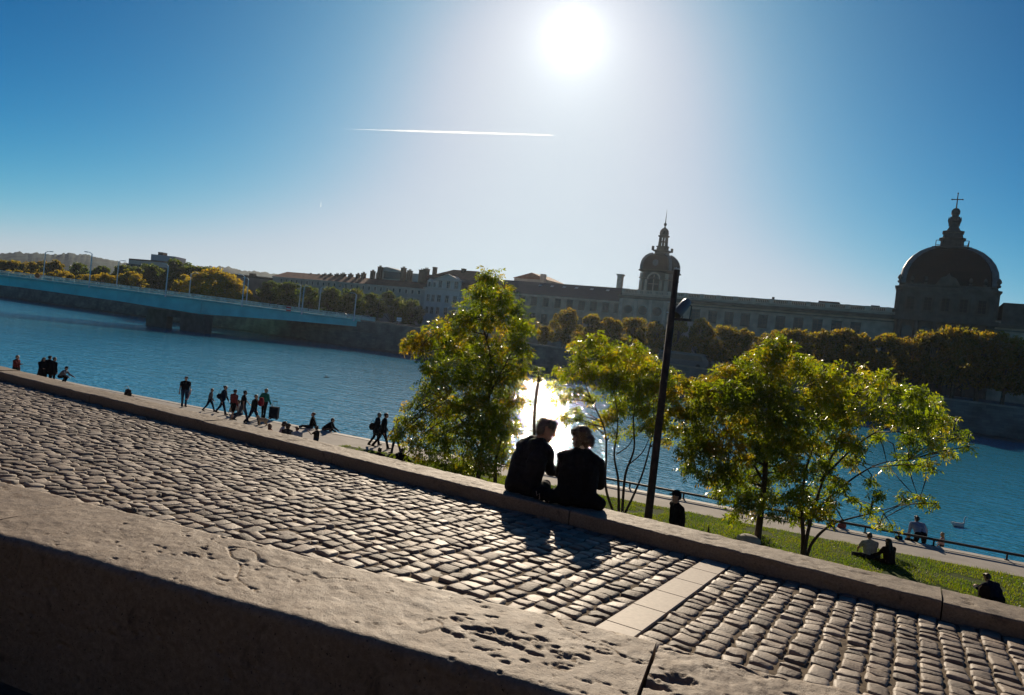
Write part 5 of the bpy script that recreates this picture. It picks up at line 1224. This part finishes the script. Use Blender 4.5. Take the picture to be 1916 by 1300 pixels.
        if hairstyle == 'tousled': HP += [(hq(-.03, -.03, .065), hq(.03, .02, .075), .07 * hs, .062 * hs, None, 'h'), (hq(-.03, -.06, -.03), hq(.03, -.06, -.03), .05 * hs, .05 * hs, None, 'h')]
        if hairstyle == 'bob': HP += [(hq(-.03, -.04, .06), hq(.03, .02, .07), .095 * hs, .085 * hs, None, 'h'), (hq(-.05, .07, .075), hq(.05, .07, .075), .04 * hs, .04 * hs, None, 'h'), (hq(-.04, -.08, .0), hq(.04, -.08, .0), .06 * hs, .06 * hs, None, 'h'), (hq(0, -.115, .0), hq(0, -.115, -.05), .048 * hs, .05 * hs, None, 'h')]
        if hairstyle == 'bob': HP += [(hq(-.06, -.03, .02), hq(-.07, -.01, -.07), .045 * hs, .035 * hs, None, 'h'), (hq(.06, -.03, .02), hq(.07, -.01, -.07), .045 * hs, .035 * hs, None, 'h'), (hq(0, -.07, .02), hq(0, -.07, -.07), .06 * hs, .045 * hs, None, 'h')]
        if hairstyle == 'curly':
            rg = np.random.default_rng(5)
            for _ in range(34):
                d = Vector(rg.normal(0, 1, 3)); d.normalize()
                if d.y > .35 and d.z < .35: continue
                c = hq(d.x * .10, d.y * .10 - .02, d.z * .105 + .045); HP += [(c, c + Vector((0, 0, .005)), .034 * hs, .03 * hs, None, 'h')]
        if hairstyle == 'cap': HP += [(hq(0, .06, .075), hq(0, .15, .055), .05 * hs, .035 * hs, (1.25, 1, .35), 'h'), (hq(0, -.01, .075), hq(0, .02, .078), .092 * hs, .085 * hs, None, 'h')]
        hm = union_mesh(HP, .014 * min(1, s), 2)
        if hairstyle != 'cap':
            n = len(hm.vertices); co_ = np.zeros(n * 3); hm.vertices.foreach_get('co', co_); co_ = co_.reshape(-1, 3); no_ = np.zeros(n * 3); hm.vertices.foreach_get('normal', no_)
            co_ += no_.reshape(-1, 3) * (fbm(co_, 38, 3, 4) * .008)[:, None]; hm.vertices.foreach_set('co', co_.ravel()); hm.update()
        hm.name = 'hair'; hm.polygons.foreach_set('use_smooth', [True] * len(hm.polygons))
        if strands:
            n = len(hm.vertices); co_ = np.zeros(n * 3); hm.vertices.foreach_get('co', co_); co_ = co_.reshape(-1, 3); no_ = np.zeros(n * 3); hm.vertices.foreach_get('normal', no_); no_ = no_.reshape(-1, 3)
            rg = np.random.default_rng(strands); ii = rg.integers(0, n, strands); fl = np.array([0, -.25, -.75]) + rg.normal(0, .45, (strands, 3)); nn = no_[ii] * rg.uniform(.35, 1.0, strands)[:, None] + fl
            nn /= np.linalg.norm(nn, axis=1)[:, None]; ln = rg.uniform(.02, .05, strands)[:, None]; sd_ = np.cross(nn, rg.normal(0, 1, (strands, 3))); sd_ /= np.linalg.norm(sd_, axis=1)[:, None]
            b0 = co_[ii] - no_[ii] * .004; md = b0 + nn * ln * .55 + no_[ii] * .004; tp = b0 + nn * ln + np.array([0, 0, -.006])
            SV = np.stack([b0 - sd_ * .0013, b0 + sd_ * .0013, md + sd_ * .0009, tp, md - sd_ * .0009], 1).reshape(-1, 3); sv0 = len(hm.vertices)
            bm = bmesh.new(); bm.from_mesh(hm); vv = [bm.verts.new(q) for q in SV.tolist()]
            for q in range(strands): bm.faces.new(vv[q * 5:q * 5 + 5])
            bm.to_mesh(hm); bm.free()
        link_mesh('hair' if hairstyle != 'cap' else 'cap', hm, HAIRS[hair if hairstyle != 'cap' else (cap or 'cap')], t)
    t['_hl'] = (info['hand_l'] + off)[:]; t['_hr'] = (info['hand_r'] + off)[:]
    return t
def world_pt(t, key):
    v = Vector(t[key]); return t.matrix_basis @ v

FWD_CAM = YAW            # rotz that makes a figure (facing +Y) look straight away from the camera
AWAY, RIGHT, LEFT, TOWARD = YAW, YAW - PI / 2, YAW + PI / 2, YAW + PI
def spot(px, py, zabs): return az(px, py, zabs)
def stand_by_head(px, py, h, z=QUAY):
    p = az(px, py, z + h); return Vector((p.x, p.y, z))
BLK = (.012, .012, .014); NAVY = (.015, .02, .04); JEAN = (.03, .045, .085); GRY = (.16, .16, .17)
WALK = lambda st=24, ar=18, lean=3, k=None: dict(hl=st, hr=-st * .8, kl=8, kr=16, sl=-ar, sr=ar, lean=lean, el=18, er=25)
WALKB = lambda st=24, ar=18, lean=3: dict(hr=st, hl=-st * .8, kr=8, kl=16, sr=-ar, sl=ar, lean=lean, el=18, er=25)

QG = 'people on the quay'
# --- trio and crouching person by the left edge
person('person with long dark hair and wide dark coat, leftmost of the far left trio', stand_by_head(81, 668, 1.66), RIGHT - .2, dict(sl=10, sr=20, er=60, hp=8), BLK, BLK, 'dark', 'long', 1.66, coat=.34, wide=1.25, group=QG)
person('tallest person of the dark trio at the far left', stand_by_head(93, 665, 1.76), AWAY, dict(hy=-20), (.014, .012, .012), BLK, 'dark', 'short', 1.76, coat=.2, wide=1.05, group=QG)
person('person in black at the right of the dark trio at the far left', stand_by_head(101.5, 668, 1.72), AWAY - .3, dict(hy=-40), BLK, BLK, 'dark', 'short', 1.72, coat=.15, group=QG)
person('person crouching in a grey top and dark cap beside the dark trio', az(112, 716, QUAY), RIGHT, dict(lean=35, hl=95, hr=95, kl=120, kr=120, fl=0, fr=0, sl=45, sr=45, el=20, er=20, hp=-10), (.18, .18, .2), BLK, 'dark', 'cap', 1.65, group=QG)
person('person half cut off by the left edge, in red and black', stand_by_head(32, 664, 1.7), RIGHT, dict(sr=50, er=50), (.14, .02, .02), BLK, 'brown', 'short', 1.7, group=QG)
# --- man with the red and white toy
t = person('person in black T-shirt and jeans walking alone with a red and white toy', az(343, 761, QUAY), RIGHT - .9, dict(hl=-6, hr=20, kl=4, kr=10, sl=-14, sr=8, bl=14, br=14, el=8, er=10), BLK, JEAN, 'dark', 'short', 1.78, sleeves='short', group=QG)
h = world_pt(t, '_hl'); w = MB(); w.bar((0, 0, .14), (.10, 0, -.34), .11, .05); w.ball((-.03, 0, .2), .10, 10, 8, (1, .5, 1)); w.bar((.1, 0, -.34), (.19, 0, -.38), .1, .06)
o = w.build('toy', mat('toy_red', (.55, .10, .10), .5, .3, .5, 6, col2=(.75, .72, .70)), None); o.location = h + Vector((-.06, 0, -.05)); o.rotation_euler = (0, -.35, RIGHT); tag(o, 'red and white toy carried by the striding person in black', 'toy')
# --- the group walking
person('child in a grey jacket walking at the left of the strolling group', az(391, 770, QUAY), RIGHT + .2, WALK(26), (.10, .10, .11), NAVY, 'brown', 'short', 1.38, group=QG)
t = person('person with hair tied up, dark jacket and shoulder bag, walking with long steps', az(414, 775, QUAY), RIGHT, WALKB(24, 10, 6), (.015, .02, .035), NAVY, 'brown', 'bun', 1.68, group=QG)
w = MB(); w.ball((0, 0, 0), .2, 12, 8, (.55, 1, .8)); w.tube([(0, -.12, .1), (0, 0, .45), (0, .12, .1)], [.012] * 3, 6); o = w.build('shoulder_bag', cloth('bag', (.012, .014, .025)), None, smooth=True)
p = t.location; o.location = p + Vector((-.10, -.12, 1.0)); o.rotation_euler = (0, 0, RIGHT); tag(o, 'dark shoulder bag at the hip of the person with hair tied up', 'bag')
t = person('person in a dusty red top and bare calves with a pale shawl over one arm', az(434, 785, QUAY), AWAY - .5, dict(hl=12, hr=-8, kl=6, kr=14, sl=10, sr=-4, bl=18, el=40, er=20), (.20, .045, .045), BLK, 'dark', 'short', 1.66, legs='knee', shoes=(.12, .07, .05), group=QG)
h = world_pt(t, '_hl'); w = MB()
w.extr([(0, 0, .22), (.06, 0, .2), (.02, .02, -.2), (-.12, .02, -.46), (-.2, 0, -.5), (-.1, 0, -.1)], (.03, .05, 0)); o = w.build('shawl', cloth('shawl', (.36, .33, .27)), None); o.location = h + Vector((-.05, 0, .02)); o.rotation_euler = (0, 0, AWAY); tag(o, 'pale shawl hanging from the arm of the person in dusty red', 'shawl')
person('person in dark clothes stretching one arm down to the left in the strolling group', az(452, 789, QUAY), RIGHT + .5, dict(hl=-20, hr=22, kl=16, kr=6, sl=38, sr=-6, bl=22, el=6), (.02, .02, .022), (.06, .07, .09), 'dark', 'short', 1.74, sleeves='short', group=QG)
person('person seated on the quay in pale grey, hidden behind the strolling group', az(449, 777, QUAY), LEFT, dict(lean=10, hl=75, hr=80, kl=110, kr=105, sl=40, sr=40, el=20, er=20), (.34, .33, .32), JEAN, 'brown', 'short', 1.7, seat=1, group=QG)
t = person('person in black with a red backpack, nearest of the strolling group', az(472, 794, QUAY), RIGHT - .1, WALK(26, 16), BLK, NAVY, 'brown', 'short', 1.66, group=QG)
w = MB(); w.lathe([(.1, 0), (.17, .04), (.18, .25), (.14, .42), (.05, .46)], (0, 0, 0), 12); w.box(-.1, .1, -.21, -.13, .05, .25); o = w.build('backpack', cloth('red_bag', (.25, .018, .03)), None, smooth=False); o.scale = (1, .75, 1)
o.location = t.location + Vector((.05, .26, 1.0)) + Vector((math.cos(YAW), math.sin(YAW), 0)) * .12; o.rotation_euler = (0, .1, RIGHT); tag(o, 'red backpack worn by the nearest person of the strolling group', 'backpack')
t = person('person with pale hair in a bright green top pulling a dark suitcase', az(492, 783, QUAY), AWAY - .45, dict(hl=4, hr=-4, sl=-10, sr=10, bl=34, el=85, il=40, br=12, er=22, hy=-25), (.012, .16, .11), BLK, 'blond', 'short', 1.70, group=QG)
h = world_pt(t, '_hr'); sc = thing('suitcase', 'dark upright wheeled suitcase beside the person in green', 'suitcase', (h.x + .18, h.y + .1, QUAY), RIGHT)
w = MB(); w.box(-.16, .16, -.24, .24, .07, .72); w.box(-.18, .18, -.2, .2, .11, .68); w.build('shell', cloth('suitcase', (.012, .018, .03)), sc)
w = MB()
for y in (-.12, .12): w.bar((0, y, .72), (0, y, 1.02), .02, .02)
w.bar((0, -.13, 1.02), (0, .13, 1.02), .03, .03); w.build('handle', MATS['dark_iron'], sc)
for x in (-.1, .1):
    for y in (-.18, .18): w = MB(); w.tube([(x - .015, y, .035), (x + .015, y, .035)], [.035, .035], 10); w.build('wheel', MATS['tyre'], sc)

def animal(name, label, cat, loc, rotz, prims, m, voxel=.014, sc=1):
    me = union_mesh(prims, voxel, 3); me.polygons.foreach_set('use_smooth', [True] * len(me.polygons)); me.name = name
    o = link_mesh(name, me, m, None); o.location = loc; o.rotation_euler = (0, 0, rotz); o.scale = (sc,) * 3; tag(o, label, cat); return o
DOG = [((0, -.18, .30), (0, .16, .31), .095, .105, None, 'd'), ((0, .16, .32), (0, .26, .42), .075, .06, None, 'd'), ((0, .27, .45), (0, .31, .45), .065, .06, None, 'd'), ((0, .32, .43), (0, .40, .41), .04, .028, None, 'd'), ((-.045, .25, .50), (-.06, .25, .44), .022, .016, None, 'd'), ((.045, .25, .50), (.06, .25, .44), .022, .016, None, 'd'),
       ((0, -.26, .34), (0, -.36, .46), .03, .018, None, 'd')]
for sx in (-1, 1):
    DOG += [((sx * .06, .17, .28), (sx * .06, .16, .15), .045, .03, None, 'd'), ((sx * .06, .16, .15), (sx * .06, .18, .02), .028, .022, None, 'd'), ((sx * .06, .18, .02), (sx * .06, .21, .015), .024, .02, None, 'd'),
            ((sx * .06, -.17, .28), (sx * .065, -.12, .17), .06, .038, None, 'd'), ((sx * .065, -.12, .17), (sx * .065, -.22, .11), .034, .024, None, 'd'), ((sx * .065, -.22, .11), (sx * .065, -.20, .02), .023, .02, None, 'd'), ((sx * .065, -.2, .02), (sx * .065, -.16, .015), .024, .02, None, 'd')]
animal('dog', 'small cream coloured dog at the heels of the strolling group', 'dog', az(491, 796, QUAY), LEFT, DOG, mat('cream_fur', (.42, .32, .21), .95, .1, .25, 12, .6, 60, bdist=.01))
SWAN = [((-.32, 0, .16), (.22, 0, .14), .13, .15, None, 's'), ((-.32, 0, .18), (-.52, 0, .26), .10, .03, None, 's'), ((.25, 0, .16), (.36, 0, .30), .08, .05, None, 's'), ((.36, 0, .30), (.33, 0, .50), .046, .038, None, 's'), ((.33, 0, .50), (.37, 0, .66), .037, .033, None, 's'), ((.37, 0, .66), (.43, 0, .70), .036, .04, None, 's'), ((.45, 0, .70), (.55, 0, .655), .032, .014, None, 's'), ((-.2, .09, .22), (-.38, .05, .28), .07, .03, None, 's'), ((-.2, -.09, .22), (-.38, -.05, .28), .07, .03, None, 's')]
sp_ = az(1793, 985, 0.0); animal('swan', 'white swan afloat to the right of the bending person', 'swan', (sp_.x, sp_.y, -.03), YAW, SWAN, mat('swan_white', (.62, .60, .56), .8, .2, .1, 10), .016, 1.0)
gp_ = ad(611, 706, 62); BIRD = [((-.16, 0, 0), (.14, 0, .01), .045, .05, None, 'b'), ((.16, 0, .02), (.22, 0, .02), .035, .02, None, 'b'), ((0, .03, .02), (-.05, .3, .13), .05, .03, (1, 1, .5), 'b'), ((-.05, .3, .13), (-.14, .52, .07), .03, .012, None, 'b'), ((0, -.03, .02), (-.05, -.3, .13), .05, .03, (1, 1, .5), 'b'), ((-.05, -.3, .13), (-.14, -.52, .07), .03, .012, None, 'b'), ((-.16, 0, 0), (-.3, 0, .0), .035, .02, None, 'b')]
animal('gull', 'dark gull flying low above the middle of the river', 'bird', gp_, YAW + .3, BIRD, mat('gull_grey', (.12, .12, .12), .9, .1, .2, 8), .016)

# --- backpack on the quay edge
p = az(239, 741, QUAY); bk = thing('backpack', 'dark backpack with a loop handle standing alone on the quay edge', 'backpack', p, YAW)
me = union_mesh([((-.06, 0, .14), (.06, 0, .14), .16, .16, None, 'b'), ((-.04, 0, .3), (.05, 0, .3), .14, .13, None, 'b'), ((0, -.1, .14), (.05, -.1, .2), .1, .1, None, 'b')], .015, 3); me.name = 'body'; link_mesh('body', me, cloth('pack', (.03, .022, .02)), bk)
w = MB(); w.tube([(-.1, 0, .36), (-.22, 0, .48), (-.2, 0, .6), (-.08, 0, .6), (.0, 0, .5), (.05, 0, .42)], [.014] * 6, 6); w.build('handle', MATS['dark_iron'], bk); w = MB(); w.tube([(.15, 0, .03), (.28, .02, .05), (.38, 0, .03)], [.03, .025, .02], 6); w.build('strap', cloth('pack', (.03, .022, .02)), bk)

# --- seated on the quay, heads above the low wall
SIT = dict(lean=12, hl=80, hr=84, kl=112, kr=106, al=8, ar=8, sl=45, sr=45, el=30, er=30)
def seated_by_head(px, py, h=.86, z=QUAY): p = az(px, py, z + h); return Vector((p.x, p.y, z))
person('seated person in a white shirt with brown hair, leftmost white shirt above the low wall', seated_by_head(527, 788), RIGHT + .3, dict(SIT, hy=20), (.38, .38, .40), JEAN, 'brown', 'bob', 1.66, seat=1, group='people seated behind the low wall')
person('auburn haired person leaning back, left end of the heads above the low wall', seated_by_head(513, 795, .74), RIGHT + .3, dict(SIT, lean=-25, sl=-30, sr=-30), (.2, .06, .04), JEAN, 'auburn', 'long', 1.6, seat=1, group='people seated behind the low wall')
person('seated person in a grey jacket between the two white shirts', seated_by_head(538, 793), AWAY, dict(SIT, hy=-30), (.06, .055, .055), JEAN, 'brown', 'bob', 1.66, seat=1, group='people seated behind the low wall')
person('seated person in a pale blue shirt, right of the grey jacket', seated_by_head(557, 797), AWAY + .3, dict(SIT, hy=25), (.33, .38, .46), JEAN, 'auburn', 'short', 1.6, seat=1, group='people seated behind the low wall')
person('curly haired child with one hand raised, just above the low wall', stand_by_head(594, 798, 1.18), LEFT - .4, dict(sl=55, bl=15, el=75, sr=20, er=40, hy=5), (.05, .035, .03), JEAN, 'brown', 'curly', 1.18, sleeves='short', group='people seated behind the low wall')
person('person with tied hair seated on the quay edge, legs stretched to the left', az(582, 801, QUAY), LEFT + .2, dict(lean=-8, hl=95, hr=72, kl=25, kr=75, sl=-25, sr=-25, el=5, er=5, hy=-150 * 0), BLK, (.05, .055, .06), 'auburn', 'bun', 1.68, seat=1, group='people seated on the quay')
person('person in dark clothes hunched forward on the quay edge beside the ponytailed one', az(607, 805, QUAY), RIGHT, dict(lean=48, hl=98, hr=98, kl=120, kr=125, sl=30, sr=30, el=30, er=30, hp=-25), BLK, (.1, .06, .05), 'dark', 'short', 1.72, seat=1, group='people seated on the quay')
# --- the pair walking right, and the white shirt
person('person in a dark coat walking with a bag, left of a walking pair', az(701, 834, QUAY), RIGHT + .4, WALK(20, 12, 4), (.016, .024, .03), BLK, 'grey', 'short', 1.70, coat=.15, group=QG)
person('taller person in black striding at the right of the walking pair', az(713, 839, QUAY), RIGHT + .3, WALKB(24, 14, 4), BLK, BLK, 'dark', 'short', 1.82, coat=.05, group=QG)
o = MB(); o.ball((0, 0, 0), .17, 10, 8, (.5, 1, 1.1)); o.tube([(0, -.1, .12), (0, 0, .4), (0, .1, .12)], [.012] * 3, 6); o = o.build('handbag', cloth('handbag', (.02, .017, .016)), None, smooth=True); q = az(701, 834, QUAY); o.location = q + Vector((-.16, -.14, .95)); o.rotation_euler = (0, 0, RIGHT); tag(o, 'dark handbag carried by the left person of the walking pair', 'bag')
person('person in a loose white shirt walking left beside the tall leafy tree', stand_by_head(746, 783, 1.68), LEFT - .4, dict(hl=10, hr=-8, kl=4, kr=16, sl=22, sr=-14, bl=20, el=10, er=10), (.45, .43, .43), (.03, .04, .06), 'brown', 'short', 1.68, coat=.12, group=QG)
person('dark haired head just above the low wall below the walking pair', stand_by_head(710, 838, 1.1), AWAY, dict(SIT), BLK, BLK, 'dark', 'short', 1.7, seat=1, group='people on the lawn') .location = seated_by_head(710, 838)
person('person in a dark hooded top resting on the grass left of the tall leafy tree', seated_by_head(749, 838), AWAY - .4, dict(SIT, lean=22, hy=-20), (.014, .013, .014), BLK, 'brown', 'short', 1.72, seat=1, hood=True, wide=1.15, group='people on the lawn')
# --- lawn on the right
person('person in black with a peaked cap standing on the lawn right of the lamp post', stand_by_head(1270, 921, 1.96), LEFT + .25, dict(sl=-12, sr=-26, el=14, er=16, hp=2, bl=12, br=14, hl=10, hr=-10, kl=6, kr=14), BLK, BLK, 'dark', 'cap', 1.92, group='people on the lawn', voxel=.011, wide=1.4, hsc=1.28)
person('person in a white T-shirt with back turned sitting cross-legged on the grass', az(1627, 1046, QUAY), AWAY, dict(lean=14, hl=85, hr=85, kl=135, kr=135, al=48, ar=48, sl=30, sr=30, bl=16, br=16, el=25, er=25, il=30, ir=30, hy=-8, hp=12), (.42, .42, .38), (.03, .03, .035), 'brown', 'short', 1.74, sleeves='short', seat=1, wide=1.12, group='people on the lawn', voxel=.011)
person('person in dark brown sitting beside the white T-shirt on the grass', az(1663, 1056, QUAY), AWAY + .25, dict(lean=10, hl=80, hr=85, kl=120, kr=120, al=25, ar=20, sl=30, sr=20, bl=14, br=20, el=35, er=35, hy=15), (.028, .018, .016), (.03, .02, .018), 'dark', 'long', 1.66, seat=1, group='people on the lawn', voxel=.011)
person('person in dark blue sitting with knees up in the grass by the right edge', az(1866, 1128, QUAY), AWAY + .3, dict(lean=30, hl=105, hr=105, kl=125, kr=125, sl=50, sr=50, bl=4, br=4, el=35, er=35, il=40, ir=40, hunch=18, hp=15), (.014, .018, .032), BLK, 'brown', 'short', 1.72, seat=1, wide=1.15, group='people on the lawn')
w = MB(); w.lathe([(.16, 0), (.19, .05), (.19, .32), (.12, .44), (.04, .46)], (0, 0, 0), 12); o = w.build('rucksack', cloth('ruck', (.035, .022, .018)), None, smooth=False); o.scale = (1, .8, 1); p = az(1842, 1122, QUAY); o.location = p; tag(o, 'dark brown rucksack in the grass by the right edge', 'backpack')
# --- by the water on the lower step
ST = 2.25
def step_head(px, py, h): p = az(px, py, ST + h); return Vector((p.x, p.y, ST))
SITE = dict(lean=8, hl=85, hr=85, kl=85, kr=85, sl=25, sr=25, el=50, er=50)
person('blond child seated below the rail nearest the trees', step_head(1577, 972, 1.05), AWAY, dict(hp=12, sl=20, sr=20, el=60, er=60), (.30, .10, .09), NAVY, 'blond', 'short', 1.05, group='people by the water')
person('dark haired child seated below the rail behind the branches', step_head(1556, 971, 1.0), AWAY, dict(hp=5), (.05, .02, .02), NAVY, 'dark', 'short', 1.0, group='people by the water')
person('dark haired child, left of the two heads beside the bending person', step_head(1683, 995, 1.0), AWAY + .2, dict(hp=8, hy=-20), (.02, .025, .035), NAVY, 'brown', 'short', 1.0, group='people by the water')
person('fair haired child in dark clothes at the heel of the bending person', step_head(1702, 1000, .92), AWAY - .3, dict(hp=18, hy=10), BLK, NAVY, 'blond', 'bob', .92, group='people by the water')
p = az(1726, 1022, QUAY); p = step_head(1727, 966, 1.66)
person('person in a light blue shirt bending over by the water, one hand out', p, AWAY, dict(lean=38, hl=8, hr=4, kl=10, kr=6, al=9, ar=9, sl=-4, bl=12, el=14, sr=22, br=42, er=6, hp=-14, hunch=14), (.24, .30, .42), BLK, 'dark', 'short', 1.76, wide=1.12, group='people by the water', voxel=.011)
person('little child with a pale pink top and long fair hair beside the bending person', step_head(1765, 997, 1.05), RIGHT + 2.4, dict(sl=15, sr=30, br=30, hy=10), (.36, .24, .22), (.05, .04, .04), 'blond', 'long', 1.05, group='people by the water')

# --- pedestrians on the bridge: one figure, copied
bp0 = None
BP = [(141, 519), (181, 527), (188, 528), (246, 537), (261, 540), (327, 548), (505, 566), (519, 570), (552, 572), (566, 574), (577, 575), (612, 580), (627, 582), (645, 586)]
for i, (px, py) in enumerate(BP):
    _, s = on_face(px, py + 6, 1.6); P = BA + BD * s + BN * 1.6; P.z = deck_z(s) + .03
    lab = 'tiny dark walker at the bridge railing, %s from the left' % ORD[i]
    if bp0 is None: bp0 = person(lab, P, YAW - PI / 2, WALK(20, 14), (.03, .03, .035), BLK, 'dark', 'short', 1.74, group='walkers on the bridge', voxel=.03); o = bp0
    else: o = copy_tree(bp0); o['label'] = lab
    o.location = P; o.rotation_euler = (0, 0, math.atan2(BD.y, BD.x) + (PI / 2 if i % 2 else -PI / 2)); o.scale = (1, 1, RNG.uniform(.94, 1.05))

# ================================================================== THE COUPLE ON THE LOW WALL
def coat_mesh(prims, seed, voxel=.011, amp=.010):
    me = union_mesh(prims, voxel, 3); n = len(me.vertices); c = np.zeros(n * 3); me.vertices.foreach_get('co', c); c = c.reshape(-1, 3); no = np.zeros(n * 3); me.vertices.foreach_get('normal', no)
    q = c * np.array([1, 1, 1.6]); c = c + no.reshape(-1, 3) * (fbm(q, 7, 3, seed) * amp + np.abs(fbm(q, 13, 2, seed + 9)) * amp * .7 - .003)[:, None]
    me.vertices.foreach_set('co', c.ravel()); me.polygons.foreach_set('use_smooth', [True] * len(me.polygons)); me.update(); return me
CG = 'the couple on the low wall'
SEATZ = KERB + .005
# positions from the photograph: seat of each on the stone, river side
mp = az(963, 925, SEATZ); fp = az(1074, 944, SEATZ); mp.y = 7.30; fp.y = 7.30
FACE = R(8)
tm = person('short haired person in a dark jacket, left of the couple on the low wall', (mp.x, mp.y, SEATZ), FACE - R(4), dict(lean=14, hunch=18, side=2, hl=88, hr=86, kl=72, kr=66, al=7, ar=6, sl=24, sr=34, bl=4, br=-2, el=58, er=48, il=24, ir=-4, hy=-62, hp=16, twist=-8), BLK, (.02, .02, .025), 'grey', 'tousled', 1.76, seat=1, wide=.88, hsc=1.06, strands=1500, bulk=1.0, group=CG, voxel=.009)
tw_ = person('brown haired person in a black coat, right of the couple on the low wall', (fp.x, fp.y, SEATZ), FACE + R(6), dict(lean=12, hunch=12, hl=88, hr=88, kl=70, kr=74, al=6, ar=8, sl=34, sr=22, bl=3, br=9, el=46, er=62, il=-6, ir=26, hy=58, hp=6, twist=10, side=3), BLK, (.018, .018, .02), 'brown', 'bob', 1.66, seat=1, wide=.9, hsc=1.04, strands=1500, bulk=1.0, group=CG, voxel=.009)
M_JK = mat('jacket_black', (.010, .010, .012), .8, .25, .3, 12, .5, 60, bdist=.006)
M_CT = mat('coat_black', (.009, .009, .010), .9, .15, .3, 12, .5, 70, bdist=.006)
def torso_coat(lean, hunch, twist, side, s, wd, hem, flare, seed, arms):
    Rt = Matrix.Rotation(R(twist), 3, 'Z') @ Matrix.Rotation(R(side), 3, 'Y') @ Matrix.Rotation(R(-lean), 3, 'X'); o = Vector((0, 0, .108 * s)); mid = o + Rt @ Vector((0, 0, .24 * s)); Rb = Rt @ Matrix.Rotation(R(-hunch), 3, 'X')
    tv = lambda x, y, z: o + Rt @ (Vector((x, y, z)) * s); tb = lambda x, y, z: mid + Rb @ (Vector((x, y, z)) * s)
    P = []
    for sx in (-1, 1):
        P += [(tv(sx * .09 * wd, -.01, -.02), tb(sx * .10 * wd, -.015, .02), .135 * s, .128 * s, None, 'c'), (tb(sx * .095 * wd, -.015, .0), tb(sx * .115 * wd, -.02, .17), .128 * s, .10 * s, None, 'c'), (tb(sx * .150 * wd, -.02, .178), tb(sx * .035, -.025, .268), .082 * s, .062 * s, None, 'c'),
              (tv(sx * .10 * wd, -.02, .0), tv(sx * (.13 + flare) * wd, -.02 - flare * .2, hem), .12 * s, .085 * s, None, 'c'), (tv(sx * .1, .05, -.02), tv(sx * .12, .26, .0), .115 * s, .1 * s, None, 'c')]
    P += [(tv(0, -.03, 0), tb(0, -.04, .2), .125 * s, .10 * s, None, 'c'), (tb(-.06, -.03, .265), tb(.06, -.03, .265), .062 * s, .062 * s, None, 'c'), (tb(-.06, .03, .25), tb(.06, .03, .25), .05 * s, .05 * s, None, 'c')]
    for sx, f, k, a, inn in arms:
        Ra = Matrix.Rotation(R(twist), 3, 'Z'); sh = tb(sx * .178 * wd, -.015, .165); e1 = Ra @ dirv(f, sx, a); el = sh + e1 * .285 * s; e2 = Ra @ dirv(f + k, sx, a * .5 - inn); wr = el + e2 * .235 * s
        P += [(sh, el, .078 * s, .064 * s, None, 'c'), (el, wr, .062 * s, .046 * s, None, 'c')]
    return coat_mesh(P, seed)
me = torso_coat(14, 18, -8, 2, 1.76 / 1.74, .96, -.06, .01, 3, [(-1, 24, 58, 4, 24), (1, 34, 46, -2, -2)]); link_mesh('jacket', me, M_JK, tm)
me = torso_coat(12, 12, 10, 3, 1.66 / 1.74, 1.17, -.05, .11, 7, [(-1, 34, 46, 3, -4), (1, 22, 62, 9, 26)]); link_mesh('coat', me, M_CT, tw_)
# the dark bag with loose straps between them
bg_ = thing('bag', 'black bag with pale dangling straps lying between the couple on the wall', 'bag', ((mp.x + fp.x) / 2 + .02, 7.16, SEATZ))
me = union_mesh([((-.09, 0, .06), (.09, 0, .06), .065, .065, None, 'b'), ((-.05, .03, .09), (.06, .03, .09), .06, .055, None, 'b')], .011, 3); me.name = 'body'; link_mesh('body', me, M_CT, bg_)
w = MB(); w.tube([(-.07, -.07, .10), (-.05, -.085, .06), (-.02, -.085, .09), (-.015, -.08, .03), (-.03, -.075, .01)], [.006] * 5, 6); w.build('strap', mat('strap_tan', (.25, .2, .15), .7), bg_); w = MB(); w.tube([(.05, -.07, .08), (.07, -.085, .04), (.1, -.08, .06), (.1, -.075, .015)], [.006] * 4, 6); w.build('strap', mat('strap_tan', (.25, .2, .15), .7), bg_)

for o in list(SC.objects):
    for k in ('_hl', '_hr'):
        if k in o: del o[k]
